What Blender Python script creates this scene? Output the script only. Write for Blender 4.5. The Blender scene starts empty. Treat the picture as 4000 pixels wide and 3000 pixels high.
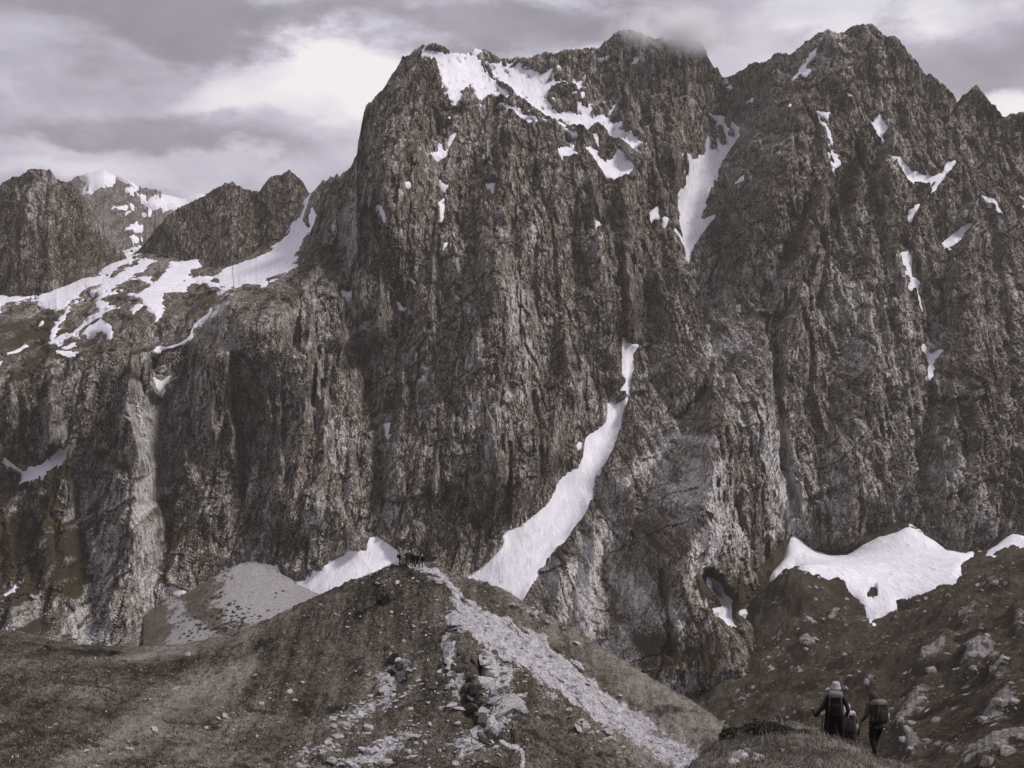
import bpy, math, random
import numpy as np
from mathutils import Vector, Matrix

# ------------------------------------------------------------------ camera, sky, sun, exposure
FPX = 4700.0                      # focal length in pixels of the 4000 x 3000 photograph
sc = bpy.context.scene
cam_d = bpy.data.cameras.new("camera")
cam_d.sensor_width = 36.0
cam_d.lens = 36.0 * FPX / 4000.0
cam_d.clip_start = 0.5
cam_d.clip_end = 30000.0
cam = bpy.data.objects.new("camera", cam_d)
cam.location = (0, 0, 0)
cam.rotation_euler = (math.radians(90), 0, 0)
sc.collection.objects.link(cam)
sc.camera = cam

SUN_EL, SUN_AZ = 50.0, 106.0       # degrees; azimuth clockwise from +Y (the view direction)
w = bpy.data.worlds.new("World"); sc.world = w; w.use_nodes = True
nt = w.node_tree; nt.nodes.clear()

class NG:
    """small helper for building node trees"""
    def __init__(s, tree): s.t = tree
    def n(s, typ, ins=None, **kw):
        nd = s.t.nodes.new(typ)
        for k, v in kw.items(): setattr(nd, k, v)
        for k, v in (ins or {}).items():
            sock = nd.inputs[k]
            if isinstance(v, bpy.types.NodeSocket): s.t.links.new(v, sock)
            else: sock.default_value = v
        return nd
    def math(s, op, a, b=0.0, c=0.0, clamp=False):
        nd = s.n("ShaderNodeMath", operation=op, use_clamp=clamp)
        for i, v in enumerate((a, b, c)):
            if isinstance(v, bpy.types.NodeSocket): s.t.links.new(v, nd.inputs[i])
            else: nd.inputs[i].default_value = v
        return nd.outputs[0]
    def vmath(s, op, a, b=(0, 0, 0)):
        nd = s.n("ShaderNodeVectorMath", operation=op)
        for i, v in enumerate((a, b)):
            if isinstance(v, bpy.types.NodeSocket): s.t.links.new(v, nd.inputs[i])
            else: nd.inputs[i].default_value = v
        return nd
    def ramp(s, fac, stops, interp="LINEAR"):
        nd = s.n("ShaderNodeValToRGB"); cr = nd.color_ramp; cr.interpolation = interp
        while len(cr.elements) < len(stops): cr.elements.new(0.5)
        for e, (p, c) in zip(cr.elements, stops):
            e.position = p; e.color = (c, c, c, 1) if not hasattr(c, "__len__") else (*c[:3], 1)
        s.t.links.new(fac, nd.inputs[0]); return nd.outputs[0]
    def mix(s, fac, a, b, blend="MIX"):
        nd = s.n("ShaderNodeMix", data_type="RGBA", blend_type=blend)
        for i, v in ((0, fac), (6, a), (7, b)):
            if isinstance(v, bpy.types.NodeSocket): s.t.links.new(v, nd.inputs[i])
            else: nd.inputs[i].default_value = v if i == 0 else (*v[:3], 1)
        return nd.outputs[2]
    def sstep(s, v, lo, hi, a=0.0, b=1.0):
        nd = s.n("ShaderNodeMapRange", interpolation_type="SMOOTHSTEP")
        s.t.links.new(v, nd.inputs[0])
        for i, x in enumerate((lo, hi, a, b)): nd.inputs[i + 1].default_value = x
        return nd.outputs[0]
    def noise(s, vec, scale, detail=4, rough=0.55, dist=0.0):
        nd = s.n("ShaderNodeTexNoise", {"Vector": vec, "Scale": scale, "Detail": detail, "Roughness": rough, "Distortion": dist})
        return nd.outputs[0]

g = NG(nt)
tc = g.n("ShaderNodeTexCoord").outputs["Generated"]
sky = g.n("ShaderNodeTexSky", sky_type="NISHITA", sun_disc=False)
sky.sun_elevation = math.radians(SUN_EL); sky.sun_rotation = math.radians(SUN_AZ)
sky.air_density = 1.0; sky.dust_density = 2.0; sky.altitude = 1900
blue = g.n("ShaderNodeHueSaturation", {"Saturation": 0.12, "Value": 0.11, "Color": sky.outputs[0]}).outputs[0]
# overcast: cloud deck in the directions of the real sky, mean tone the same all round
stretch = g.vmath("MULTIPLY", tc, (1.0, 1.0, 2.1)).outputs[0]
n1 = g.noise(stretch, 4.6, 8, 0.56, 0.25)
n2 = g.noise(g.vmath("ADD", stretch, (7.3, 1.1, 4.0)).outputs[0], 11.0, 5, 0.55, 0.3)
val = g.math("ADD", g.math("MULTIPLY", g.math("SUBTRACT", n1, 0.5), 0.72), g.math("MULTIPLY", g.math("SUBTRACT", n2, 0.5), 0.40))
val = g.math("ADD", val, 0.515)
def sky_blob(px, py, rx, ry, amp):
    global val
    d = Vector(((px - 2000) / FPX, 1.0, (1500 - py) / FPX)).normalized()
    e = g.vmath("MULTIPLY", g.vmath("SUBTRACT", warp, tuple(d)).outputs[0], (FPX / rx, FPX / rx, FPX / ry)).outputs[0]
    l = g.vmath("LENGTH", e).outputs["Value"]
    val = g.math("ADD", val, g.sstep(l, 0.40, 0.92, amp, 0.0))
noise_col = g.n("ShaderNodeTexNoise", {"Vector": stretch, "Scale": 9.0, "Detail": 7.0, "Roughness": 0.60}).outputs["Color"]
warp = g.vmath("ADD", tc, g.vmath("MULTIPLY", g.vmath("SUBTRACT", noise_col, (0.5, 0.5, 0.5)).outputs[0], (0.16, 0.16, 0.10)).outputs[0]).outputs[0]
for b in ((1300, 350, 700, 330, 0.34), (1450, 240, 420, 230, 0.22), (720, 330, 600, 240, 0.06), (120, 120, 560, 260, -0.14), (700, 50, 640, 200, -0.27),
          (1800, 90, 1000, 170, -0.26), (2600, 60, 800, 150, -0.12), (800, 510, 1000, 120, -0.20), (300, 300, 500, 120, -0.08), (150, 560, 600, 110, -0.10),
          (450, 640, 900, 130, 0.16), (3650, 250, 700, 200, -0.20), (3950, 400, 460, 140, 0.46), (3350, 20, 600, 170, 0.20), (2250, 60, 500, 200, -0.03)):
    sky_blob(*b)
cloud = g.ramp(val, ((0.0, (0.24, 0.228, 0.255)), (0.30, (0.34, 0.322, 0.378)), (0.50, (0.505, 0.482, 0.575)), (0.70, (0.74, 0.715, 0.80)), (0.92, (0.96, 0.925, 0.93))))
air = g.mix(0.95, blue, cloud)
bg = g.n("ShaderNodeBackground", {"Color": air, "Strength": 1.0})
out = g.n("ShaderNodeOutputWorld", {"Surface": bg.outputs[0]})

sun_d = bpy.data.lights.new("sun", "SUN"); sun_d.energy = 2.8; sun_d.angle = math.radians(12); sun_d.color = (1.0, 0.955, 0.905)
sun = bpy.data.objects.new("sun", sun_d); sc.collection.objects.link(sun)
_e, _a = math.radians(SUN_EL), math.radians(SUN_AZ)
to_sun = Vector((math.sin(_a) * math.cos(_e), math.cos(_a) * math.cos(_e) , math.sin(_e)))
sun.rotation_euler = to_sun.to_track_quat("Z", "Y").to_euler()
sc.view_settings.view_transform = "Standard"; sc.view_settings.look = "None"
sc.view_settings.exposure = 0.0; sc.view_settings.gamma = 1.0; sc.view_settings.use_curve_mapping = False
sc.render.engine = "CYCLES"
sc.cycles.max_bounces = 5; sc.cycles.diffuse_bounces = 1; sc.cycles.volume_bounces = 4
sc.cycles.use_adaptive_sampling = True; sc.cycles.adaptive_threshold = 0.02
sc.cycles.use_denoising = True
try: sc.cycles.denoiser = "OPENIMAGEDENOISE"; sc.cycles.denoising_input_passes = "RGB_ALBEDO_NORMAL"; sc.cycles.denoising_prefilter = "ACCURATE"
except Exception: pass

# ------------------------------------------------------------------ helpers
COL = sc.collection
rng = np.random.default_rng(11); random.seed(11)

def perlin(x, y, seed=0):
    r = np.random.RandomState(seed)
    p = r.permutation(512).astype(np.int32); ang = r.rand(512) * 2 * np.pi
    gx, gy = np.cos(ang).astype(np.float32), np.sin(ang).astype(np.float32)
    xi = np.floor(x).astype(np.int32); yi = np.floor(y).astype(np.int32)
    xf = (x - xi).astype(np.float32); yf = (y - yi).astype(np.float32)
    u = xf * xf * xf * (xf * (xf * 6 - 15) + 10); v = yf * yf * yf * (yf * (yf * 6 - 15) + 10)
    def dot(ix, iy, dx, dy):
        h = p[(p[ix & 511] + iy) & 511]
        return gx[h] * dx + gy[h] * dy
    a = dot(xi, yi, xf, yf); b = dot(xi + 1, yi, xf - 1, yf)
    c = dot(xi, yi + 1, xf, yf - 1); d = dot(xi + 1, yi + 1, xf - 1, yf - 1)
    return (a + (b - a) * u) * (1 - v) + (c + (d - c) * u) * v * 1.0

def fbm(x, y, octs=4, seed=0, gain=0.5, lac=2.03):
    s = 0; a = 1.0; f = 1.0
    for i in range(octs):
        s = s + a * perlin(x * f + 17.3 * i, y * f - 9.1 * i, seed + i); a *= gain; f *= lac
    return s
def ridged(x, y, octs=3, seed=0, gain=0.5):
    s = 0; a = 1.0; f = 1.0
    for i in range(octs):
        s = s + a * (1 - 2 * np.abs(perlin(x * f + 5.7 * i, y * f + 3.3 * i, seed + i))); a *= gain; f *= 2.05
    return s
def facets(u, v, seed, tilt=1.5):
    """broken blocks: each cell a tilted plane at its own height; returns height, closeness to the joints, tone of the block"""
    r = np.random.RandomState(seed); p = r.permutation(1024).astype(np.int32); T = r.rand(6, 1024).astype(np.float32)
    iu = np.floor(u).astype(np.int32); iv = np.floor(v).astype(np.int32); d1 = np.full(u.shape, 9.0, np.float32); d2 = d1.copy()
    h = np.zeros(u.shape, np.float32); tone = h.copy()
    for a in (-1, 0, 1):
        for b in (-1, 0, 1):
            k = p[(p[(iu + a) & 1023] + iv + b) & 1023]
            dx = (u - (iu + a + T[0][k])).astype(np.float32); dy = (v - (iv + b + T[1][k])).astype(np.float32); d = dx * dx + dy * dy
            m = d < d1; d2 = np.where(m, d1, np.minimum(d2, d)); d1 = np.where(m, d, d1)
            h = np.where(m, (T[2][k] - 0.5) * 1.2 + tilt * ((T[3][k] - 0.5) * dx + (T[4][k] - 0.5) * dy), h); tone = np.where(m, T[5][k] - 0.5, tone)
    return h, np.exp(-(np.sqrt(d2) - np.sqrt(d1)) / 0.07), tone
def smooth01(v, lo, hi):
    t = np.clip((v - lo) / (hi - lo), 0, 1); return t * t * (3 - 2 * t)

def tps_fit(P, v, reg=1e-3):
    P = np.asarray(P, float); sc_ = np.abs(P).max(); P = P / sc_
    d = ((P[:, None] - P[None]) ** 2).sum(-1); K = 0.5 * d * np.log(d + 1e-12)
    n = len(P); A = np.zeros((n + 3, n + 3)); A[:n, :n] = K + reg * np.eye(n)
    Q = np.c_[np.ones(n), P]; A[:n, n:] = Q; A[n:, :n] = Q.T
    s = np.linalg.solve(A, np.r_[v, 0, 0, 0])
    return P, s, sc_
def tps_eval(fit, x, y):
    P, s, sc_ = fit; sh = np.shape(x); x = np.ravel(x) / sc_; y = np.ravel(y) / sc_
    out = np.empty(len(x)); n = len(P)
    for i in range(0, len(x), 20000):
        a = x[i:i + 20000]; b = y[i:i + 20000]
        d = (a[:, None] - P[None, :, 0]) ** 2 + (b[:, None] - P[None, :, 1]) ** 2
        d = d.astype(np.float32)
        out[i:i + 20000] = (0.5 * d * np.log(d + 1e-12)) @ s[:n] + s[n] + s[n + 1] * a + s[n + 2] * b
    return out.reshape(sh)
def blur(a, r, n=3):
    for _ in range(n):
        for ax in (0, 1):
            p = np.pad(a, [(r + 1, r) if k == ax else (0, 0) for k in (0, 1)], mode="edge")
            c = np.cumsum(p, axis=ax)
            a = (np.take(c, range(2 * r + 1, c.shape[ax]), ax) - np.take(c, range(0, c.shape[ax] - 2 * r - 1), ax)) / (2 * r + 1)
    return a
def poly_sd(px, py, poly, margin=60):
    """signed distance (positive inside) to a polygon, pixels; -margin far away"""
    poly = np.asarray(poly, float); out = np.full(px.shape, -float(margin), np.float32)
    x0, y0 = poly.min(0) - margin; x1, y1 = poly.max(0) + margin
    m = (px > x0) & (px < x1) & (py > y0) & (py < y1)
    if not m.any(): return out
    a = px[m]; b = py[m]; d = np.full(a.shape, 1e9); ins = np.zeros(a.shape, bool)
    q = np.roll(poly, -1, 0)
    for (ax, ay), (bx, by) in zip(poly, q):
        ex, ey = bx - ax, by - ay; L = ex * ex + ey * ey + 1e-9
        t = np.clip(((a - ax) * ex + (b - ay) * ey) / L, 0, 1)
        d = np.minimum(d, (a - ax - t * ex) ** 2 + (b - ay - t * ey) ** 2)
        if abs(ey) > 1e-9:
            c = ((ay > b) != (by > b)) & (a < ex * (b - ay) / ey + ax); ins ^= c
    d = np.sqrt(d); out[m] = np.maximum(np.where(ins, d, -d), -margin)
    return out
def line_dist(px, py, pts):
    """distance to a polyline and position along it (0..1)"""
    best = np.full(px.shape, 1e9, np.float32); tt = np.zeros(px.shape, np.float32); n = len(pts) - 1
    for i in range(n):
        (ax, ay), (bx, by) = pts[i][:2], pts[i + 1][:2]
        ex, ey = bx - ax, by - ay; L = ex * ex + ey * ey + 1e-9
        t = np.clip(((px - ax) * ex + (py - ay) * ey) / L, 0, 1)
        d = np.hypot(px - ax - t * ex, py - ay - t * ey)
        m = d < best; best[m] = d[m]; tt[m] = (i + t[m]) / n
    return best, tt
CROP = {k: (1300 * (i % 3), (0, 1000, 1950)[i // 3]) for i, k in enumerate("ABCDEFGHI")}
def crop(k, *pts):
    x0, y0 = CROP[k]; s = 1400 / 2212
    return [(x0 + s * x, y0 + s * y) for x, y in pts]

def mesh_obj(name, verts, faces_quads, mat, attrs=None, parent=None, smooth=True, mats=None, midx=None):
    """verts (n,3), quads (m,4) or triangles (m,3) numpy -> one mesh object"""
    verts = np.ascontiguousarray(verts, np.float32); f = np.ascontiguousarray(faces_quads, np.int32); k = f.shape[1]
    me = bpy.data.meshes.new(name)
    me.vertices.add(len(verts)); me.vertices.foreach_set("co", verts.ravel())
    me.loops.add(f.size); me.loops.foreach_set("vertex_index", f.ravel())
    me.polygons.add(len(f)); me.polygons.foreach_set("loop_start", np.arange(0, f.size, k, dtype=np.int32))
    me.polygons.foreach_set("loop_total", np.full(len(f), k, np.int32))
    me.polygons.foreach_set("use_smooth", np.full(len(f), smooth, bool))
    for m in (mats or [mat]): me.materials.append(m)
    if midx is not None: me.polygons.foreach_set("material_index", np.ascontiguousarray(midx, np.int32))
    for an, av in (attrs or {}).items():
        at = me.attributes.new(an, "FLOAT", "POINT"); at.data.foreach_set("value", np.ascontiguousarray(av, np.float32).ravel())
    me.update(calc_edges=True); me.validate()
    o = bpy.data.objects.new(name, me); COL.objects.link(o)
    if parent is not None: o.parent = parent
    return o
def grid_obj(name, X, Y, Z, mat, attrs=None, qmask=None, parent=None, smooth=True):
    R, C = X.shape
    idx = np.arange(R * C, dtype=np.int32).reshape(R, C)
    q = np.stack([idx[:-1, :-1], idx[:-1, 1:], idx[1:, 1:], idx[1:, :-1]], -1)
    q = q.reshape(-1, 4) if qmask is None else q[qmask]
    if not len(q): return None
    used = np.unique(q); remap = np.full(R * C, -1, np.int32); remap[used] = np.arange(len(used))
    V = np.stack([X.ravel()[used], Y.ravel()[used], Z.ravel()[used]], -1)
    return mesh_obj(name, V, remap[q], mat, {k: np.ravel(v)[used] for k, v in (attrs or {}).items()}, parent, smooth)
def struct(o, label=None):
    o["kind"] = "structure"
    if label: o["label"] = label
    return o
def tag(o, label, cat, group=None):
    o["label"] = label; o["category"] = cat
    if group: o["group"] = group
    return o
def unproj(px, py, Y): return np.array([(px - 2000) / FPX * Y, Y, (1500 - py) / FPX * Y])

# ------------------------------------------------------------------ materials
def new_mat(name):
    m = bpy.data.materials.new(name); m.use_nodes = True; m.node_tree.nodes.clear()
    return m, NG(m.node_tree)
def finish(gr, col, rough=0.9, bump=None, spec=0.2, strength=1.0, dist=1.0):
    ins = {"Base Color": col, "Roughness": rough, "Specular IOR Level": spec}
    if bump is not None:
        ins["Normal"] = gr.n("ShaderNodeBump", {"Height": bump, "Strength": strength, "Distance": dist}).outputs[0]
    b = gr.n("ShaderNodeBsdfPrincipled", ins)
    gr.n("ShaderNodeOutputMaterial", {"Surface": b.outputs[0]})
def attr(gr, name): return gr.n("ShaderNodeAttribute", attribute_name=name).outputs["Fac"]
def rock_material(name, s=1.0, dark=(0.025, 0.018, 0.010), mid=(0.130, 0.103, 0.075), pale=(0.63, 0.60, 0.595), veg=(0.035, 0.027, 0.016)):
    """limestone wall: broken slabs, upright joints, pale scars, dark turf on the ledges; s scales the pattern"""
    m, gr = new_mat(name)
    pos = gr.n("ShaderNodeNewGeometry").outputs["Position"]
    v1 = gr.vmath("MULTIPLY", pos, (1.0 / s, 0.5 / s, 0.26 / s)).outputs[0]
    v2 = gr.vmath("MULTIPLY", pos, (1.0 / s, 1.0 / s, 0.55 / s)).outputs[0]
    st = gr.noise(v1, 0.26, 4, 0.7)
    st2 = gr.noise(v2, 0.5, 2, 0.7)
    vo = gr.n("ShaderNodeTexVoronoi", {"Vector": v1, "Scale": 0.27, "Randomness": 1.0}, feature="F1")
    v3 = gr.vmath("MULTIPLY", pos, (1.0 / s, 0.35 / s, 0.12 / s)).outputs[0]
    ve = gr.n("ShaderNodeTexVoronoi", {"Vector": v3, "Scale": 0.11, "Randomness": 1.0}, feature="DISTANCE_TO_EDGE").outputs["Distance"]
    cell = gr.n("ShaderNodeSeparateColor", {"Color": vo.outputs["Color"]}).outputs[0]
    pa, va, to = attr(gr, "pale"), attr(gr, "veg"), attr(gr, "tone")
    t = gr.math("ADD", gr.math("MULTIPLY", gr.math("SUBTRACT", st, 0.5), 0.80), gr.math("MULTIPLY", gr.math("SUBTRACT", cell, 0.5), 0.20))
    t = gr.math("ADD", t, gr.math("MULTIPLY", gr.math("SUBTRACT", st2, 0.5), 0.6))
    t = gr.math("ADD", gr.math("ADD", t, gr.math("MULTIPLY", to, 0.15)), gr.math("ADD", 0.485, gr.math("MULTIPLY", pa, 0.29)))
    col = gr.ramp(t, ((0.26, dark), (0.47, mid), (0.61, tuple(0.66 * a + 0.34 * b for a, b in zip(mid, pale))), (0.78, pale)))
    fk = gr.noise(v2, 0.75, 2, 0.6)
    col = gr.mix(gr.math("MULTIPLY", gr.sstep(gr.math("ADD", fk, gr.math("MULTIPLY", pa, 0.05)), 0.56, 0.66), 0.72), col, pale)
    col = gr.mix(gr.math("MULTIPLY", gr.sstep(fk, 0.44, 0.36), 0.8), col, dark)
    slit = gr.math("MAXIMUM", gr.sstep(ve, 0.0, 0.07, 0.0, 1.0), gr.sstep(st2, 0.44, 0.56))
    col = gr.mix(gr.math("MULTIPLY", gr.math("SUBTRACT", 1.0, slit), 0.8), col, tuple(0.5 * c for c in dark))
    vn = gr.math("ADD", va, gr.math("MULTIPLY", gr.math("SUBTRACT", st2, 0.5), 1.0))
    col = gr.mix(gr.sstep(vn, 0.40, 0.60), col, gr.mix(st, veg, tuple(2.2 * c for c in veg)))
    h = gr.math("ADD", gr.math("MULTIPLY", cell, 0.55), gr.math("ADD", gr.math("MULTIPLY", st, 0.7), gr.math("MULTIPLY", fk, 0.45)))
    finish(gr, col, 0.95, h, 0.1, 1.0, 4.0 * s)
    return m
M_ROCK = rock_material("limestone_wall")
M_ROCK_HAZED = rock_material("hazed_limestone", 3.0, dark=(0.07, 0.058, 0.048), mid=(0.17, 0.145, 0.125), pale=(0.40, 0.38, 0.38))  # paler, flatter tones: distance haze put into the rock colour
def snow_material():
    m, gr = new_mat("old_snow")
    pos = gr.n("ShaderNodeNewGeometry").outputs["Position"]
    n = gr.noise(gr.vmath("MULTIPLY", pos, (1, 0.6, 0.35)).outputs[0], 0.09, 6, 0.62, 0.5)
    st = gr.noise(gr.vmath("MULTIPLY", pos, (1, 0.25, 0.12)).outputs[0], 0.22, 4, 0.6, 0.4)
    dirt = gr.math("MULTIPLY", gr.sstep(st, 0.52, 0.70), gr.sstep(n, 0.44, 0.62))
    col = gr.mix(gr.sstep(n, 0.3, 0.7), (0.66, 0.645, 0.71), (0.80, 0.785, 0.85))
    col = gr.mix(gr.math("MULTIPLY", dirt, 0.8), col, (0.40, 0.36, 0.35))
    finish(gr, col, 0.8, gr.math("ADD", n, gr.math("MULTIPLY", st, 0.6)), 0.2, 0.6, 3.0)
    return m
M_SNOW = snow_material()
def ground_material(name, s=1.0, turf0=(0.034, 0.028, 0.020), turf1=(0.150, 0.132, 0.109), stone0=(0.30, 0.28, 0.275), stone1=(0.72, 0.70, 0.75), speck=0.0):
    """alpine turf with scree and bare stone; scree / bare / straw come from the ground's own cover"""
    m, gr = new_mat(name)
    pos = gr.n("ShaderNodeNewGeometry").outputs["Position"]
    scree, bare, straw, shrub = attr(gr, "scree"), attr(gr, "bare"), attr(gr, "straw"), attr(gr, "shrub")
    a = gr.noise(pos, 0.10 / s, 5, 0.6); b = gr.noise(pos, 1.3 / s, 5, 0.68, 0.5); c = gr.noise(pos, 4.0 / s, 4, 0.7)
    t = gr.math("ADD", gr.math("MULTIPLY", a, 0.55), gr.math("MULTIPLY", b, 0.65))
    t = gr.math("ADD", t, gr.math("ADD", gr.math("MULTIPLY", straw, 0.20), gr.math("MULTIPLY", gr.math("SUBTRACT", c, 0.5), 0.75)))
    turf = gr.ramp(t, ((0.42, turf0), (0.66, turf1), (0.86, tuple(1.4 * x + 0.075 for x in turf1))))
    turf = gr.mix(shrub, turf, tuple(0.55 * x for x in turf0))
    gvec = gr.n("ShaderNodeTexVoronoi", {"Vector": pos, "Scale": 2.6 / s, "Randomness": 1.0})
    chips = gr.math("ADD", gr.math("MULTIPLY", b, 0.6), gr.math("MULTIPLY", c, 0.6))
    stone = gr.ramp(chips, ((0.44, stone0), (0.60, tuple(0.55 * p + 0.45 * q for p, q in zip(stone1, stone0))), (0.76, stone1)))
    stone = gr.mix(0.45, stone, gr.n("ShaderNodeHueSaturation", {"Saturation": 0.0, "Value": 0.5, "Color": gvec.outputs["Color"]}).outputs[0], "OVERLAY")
    k = gr.math("MAXIMUM", scree, bare)
    kn = gr.math("ADD", k, gr.math("MULTIPLY", gr.math("SUBTRACT", gr.noise(pos, 0.8 / s, 5, 0.7), 0.5), 1.25))
    col = gr.mix(gr.sstep(kn, 0.46, 0.60), turf, stone)
    if speck:
        sp = gr.n("ShaderNodeTexVoronoi", {"Vector": pos, "Scale": 0.42 / s, "Randomness": 1.0})
        col = gr.mix(gr.math("MULTIPLY", gr.sstep(sp.outputs["Distance"], 0.22, 0.14), gr.sstep(gr.noise(pos, 0.03, 3), 0.45, 0.6)), col, stone1)
    h = gr.math("ADD", gr.math("MULTIPLY", b, 1.0), gr.math("MULTIPLY", c, 0.45))
    finish(gr, col, 0.95, h, 0.1, 0.9, 0.7 * s)
    return m
M_HILL = ground_material("alpine_turf")
M_VALLEY = ground_material("valley_turf", 4.0, turf0=(0.026, 0.020, 0.012), turf1=(0.072, 0.057, 0.041), stone0=(0.10, 0.085, 0.07), stone1=(0.42, 0.39, 0.39), speck=1.0)
M_KNOLL = ground_material("knoll_turf", 0.35)

# ------------------------------------------------------------------ the great wall: depth of the two massifs
def noise1(x, seed, s, amp): return amp * fbm(x / s, x * 0 + seed * 3.7, 4, seed, 0.6)
SKY = [(-400, 1120, 1950), (-200, 1110, 1950), (100, 1080, 1980), (450, 985, 2080), (560, 965, 2100), (900, 955, 2080), (1100, 850, 2000), (1190, 790, 1960), (1222, 758, 1930), (1245, 740, 1900), (1265, 702, 1880), (1275, 715, 1880), (1292, 690, 1870), (1305, 695, 1870),
  (1318, 680, 1850), (1330, 700, 1850), (1348, 688, 1840), (1360, 668, 1830), (1375, 660, 1800), (1400, 612, 1740), (1406, 555, 1720), (1422, 480, 1710), (1432, 430, 1710), (1470, 392, 1710), (1512, 340, 1710), (1545, 285, 1710), (1580, 232, 1710), (1612, 205, 1710), (1645, 190, 1710), (1688, 183, 1715), (1730, 188, 1725),
  (1758, 208, 1740), (1800, 218, 1770), (1850, 208, 1790), (1890, 196, 1800), (1915, 212, 1800), (1950, 230, 1800), (1990, 238, 1805), (2030, 225, 1810), (2060, 238, 1810), (2085, 228, 1815), (2125, 213, 1815), (2160, 226, 1815), (2205, 208, 1820), (2262, 196, 1825), (2330, 200, 1830), (2362, 178, 1835),
  (2392, 150, 1840), (2422, 130, 1845), (2452, 122, 1850), (2492, 130, 1855), (2530, 152, 1860), (2548, 172, 1870), (2585, 155, 1890), (2640, 158, 1900), (2715, 160, 1910), (2745, 190, 1920), (2765, 240, 1935), (2785, 272, 1950), (2800, 278, 1960), (2815, 315, 1980), (2832, 318, 2000), (2850, 306, 2000), (2882, 290, 1960),
  (2920, 266, 1920), (2945, 252, 1900), (2970, 252, 1890), (3002, 248, 1880), (3020, 220, 1870), (3050, 212, 1860), (3082, 216, 1850), (3122, 192, 1840), (3170, 152, 1830), (3222, 130, 1820), (3252, 142, 1815), (3290, 140, 1810), (3330, 115, 1805), (3360, 107, 1800), (3402, 114, 1800), (3442, 140, 1800), (3492, 155, 1800),
  (3520, 180, 1800), (3560, 230, 1805), (3590, 268, 1810), (3598, 282, 1815), (3615, 298, 1815), (3628, 294, 1815), (3642, 302, 1820), (3662, 328, 1830), (3680, 358, 1840), (3695, 360, 1840), (3712, 385, 1850), (3727, 414, 1860), (3760, 380, 1850), (3790, 350, 1850), (3806, 346, 1850), (3832, 380, 1850), (3852, 400, 1855),
  (3880, 428, 1860), (3904, 471, 1870), (3935, 458, 1870), (3980, 449, 1870), (4005, 465, 1870), (4100, 500, 1880), (4250, 540, 1880), (4400, 600, 1880)]
CT = [(-350, 1400, 1480), (-350, 2000, 1340), (-350, 2560, 1120), (0, 1390, 1490), (0, 1850, 1400), (0, 2450, 1130), (300, 1400, 1480), (300, 2000, 1350), (300, 2500, 1190), (520, 1250, 1520), (530, 1400, 1440), (550, 2000, 1330), (500, 2500, 1190),
  (-200, 1230, 1700), (100, 1220, 1720), (300, 1200, 1690), (450, 1100, 1800), (600, 1150, 1650), (720, 1100, 1760), (900, 1060, 1850), (1050, 1000, 1850), (1150, 950, 1850), (1180, 860, 1900), (630, 1390, 1480), (780, 1240, 1500), (900, 1140, 1520), (1100, 1085, 1530), (1240, 1015, 1560),
  (800, 1700, 1400), (800, 2300, 1250), (800, 2560, 1180), (1100, 1700, 1400), (1100, 2300, 1240), (1300, 820, 1640), (1330, 1000, 1560), (1300, 1300, 1470), (1400, 680, 1650), (1450, 600, 1620), (1500, 450, 1670), (1600, 500, 1630), (1650, 300, 1680), (1750, 600, 1600), (1700, 240, 1712),
  (1750, 400, 1660), (1900, 300, 1770), (1960, 400, 1725), (2150, 500, 1700), (2100, 300, 1790), (2300, 550, 1700), (2380, 670, 1660), (2460, 570, 1730), (2300, 400, 1780), (2450, 280, 1830), (2640, 300, 1870), (2640, 600, 1770), (1800, 800, 1560), (2100, 800, 1570), (2300, 900, 1570), (2500, 900, 1640),
  (2000, 1300, 1450), (1700, 1300, 1440), (2300, 1300, 1480), (2000, 1800, 1350), (1600, 1800, 1350), (2200, 1800, 1370), (1500, 2200, 1235), (1300, 2350, 1200), (1850, 2200, 1260), (1700, 2350, 1210),
  (2850, 560, 1940), (2770, 700, 1850), (2700, 850, 1780), (2670, 1020, 1690), (2560, 1200, 1610), (2450, 1370, 1560), (2430, 1550, 1500), (2340, 1700, 1440), (2230, 1900, 1360), (2100, 2100, 1270), (1980, 2250, 1220), (2000, 2450, 1160),
  (2760, 1000, 1650), (2830, 800, 1700), (2920, 600, 1760), (2600, 1500, 1490), (3000, 420, 1810), (3300, 300, 1765), (3200, 600, 1680), (3300, 800, 1640), (3100, 1000, 1580), (3450, 900, 1650), (3100, 1500, 1450), (3300, 1500, 1440), (3300, 2000, 1330), (3150, 2150, 1300), (3550, 2150, 1290),
  (3600, 1500, 1500), (3600, 620, 1740), (3700, 1000, 1650), (3900, 1000, 1690), (3900, 1500, 1510), (3900, 2150, 1290), (4300, 1000, 1690), (4300, 1500, 1500), (4300, 2250, 1260), (3400, 2400, 1280), (3900, 2400, 1260),
  (2500, 1900, 1310), (2750, 1500, 1430), (2700, 2000, 1250), (2950, 1900, 1300), (2500, 2300, 1170), (2800, 2300, 1140), (2820, 2450, 1075), (2850, 2600, 1000), (2300, 2300, 1200), (2200, 2450, 1150), (2700, 2600, 1050), (2950, 2250, 1235), (3050, 2260, 1330), (2400, 2700, 1080), (2980, 2600, 1060), (2900, 2850, 960)]
_ctl = [(a, b, c) for a, b, c in SKY] + CT
FIT_W = tps_fit([(a, b) for a, b, c in _ctl], [c for a, b, c in _ctl], 3e-5)

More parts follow.
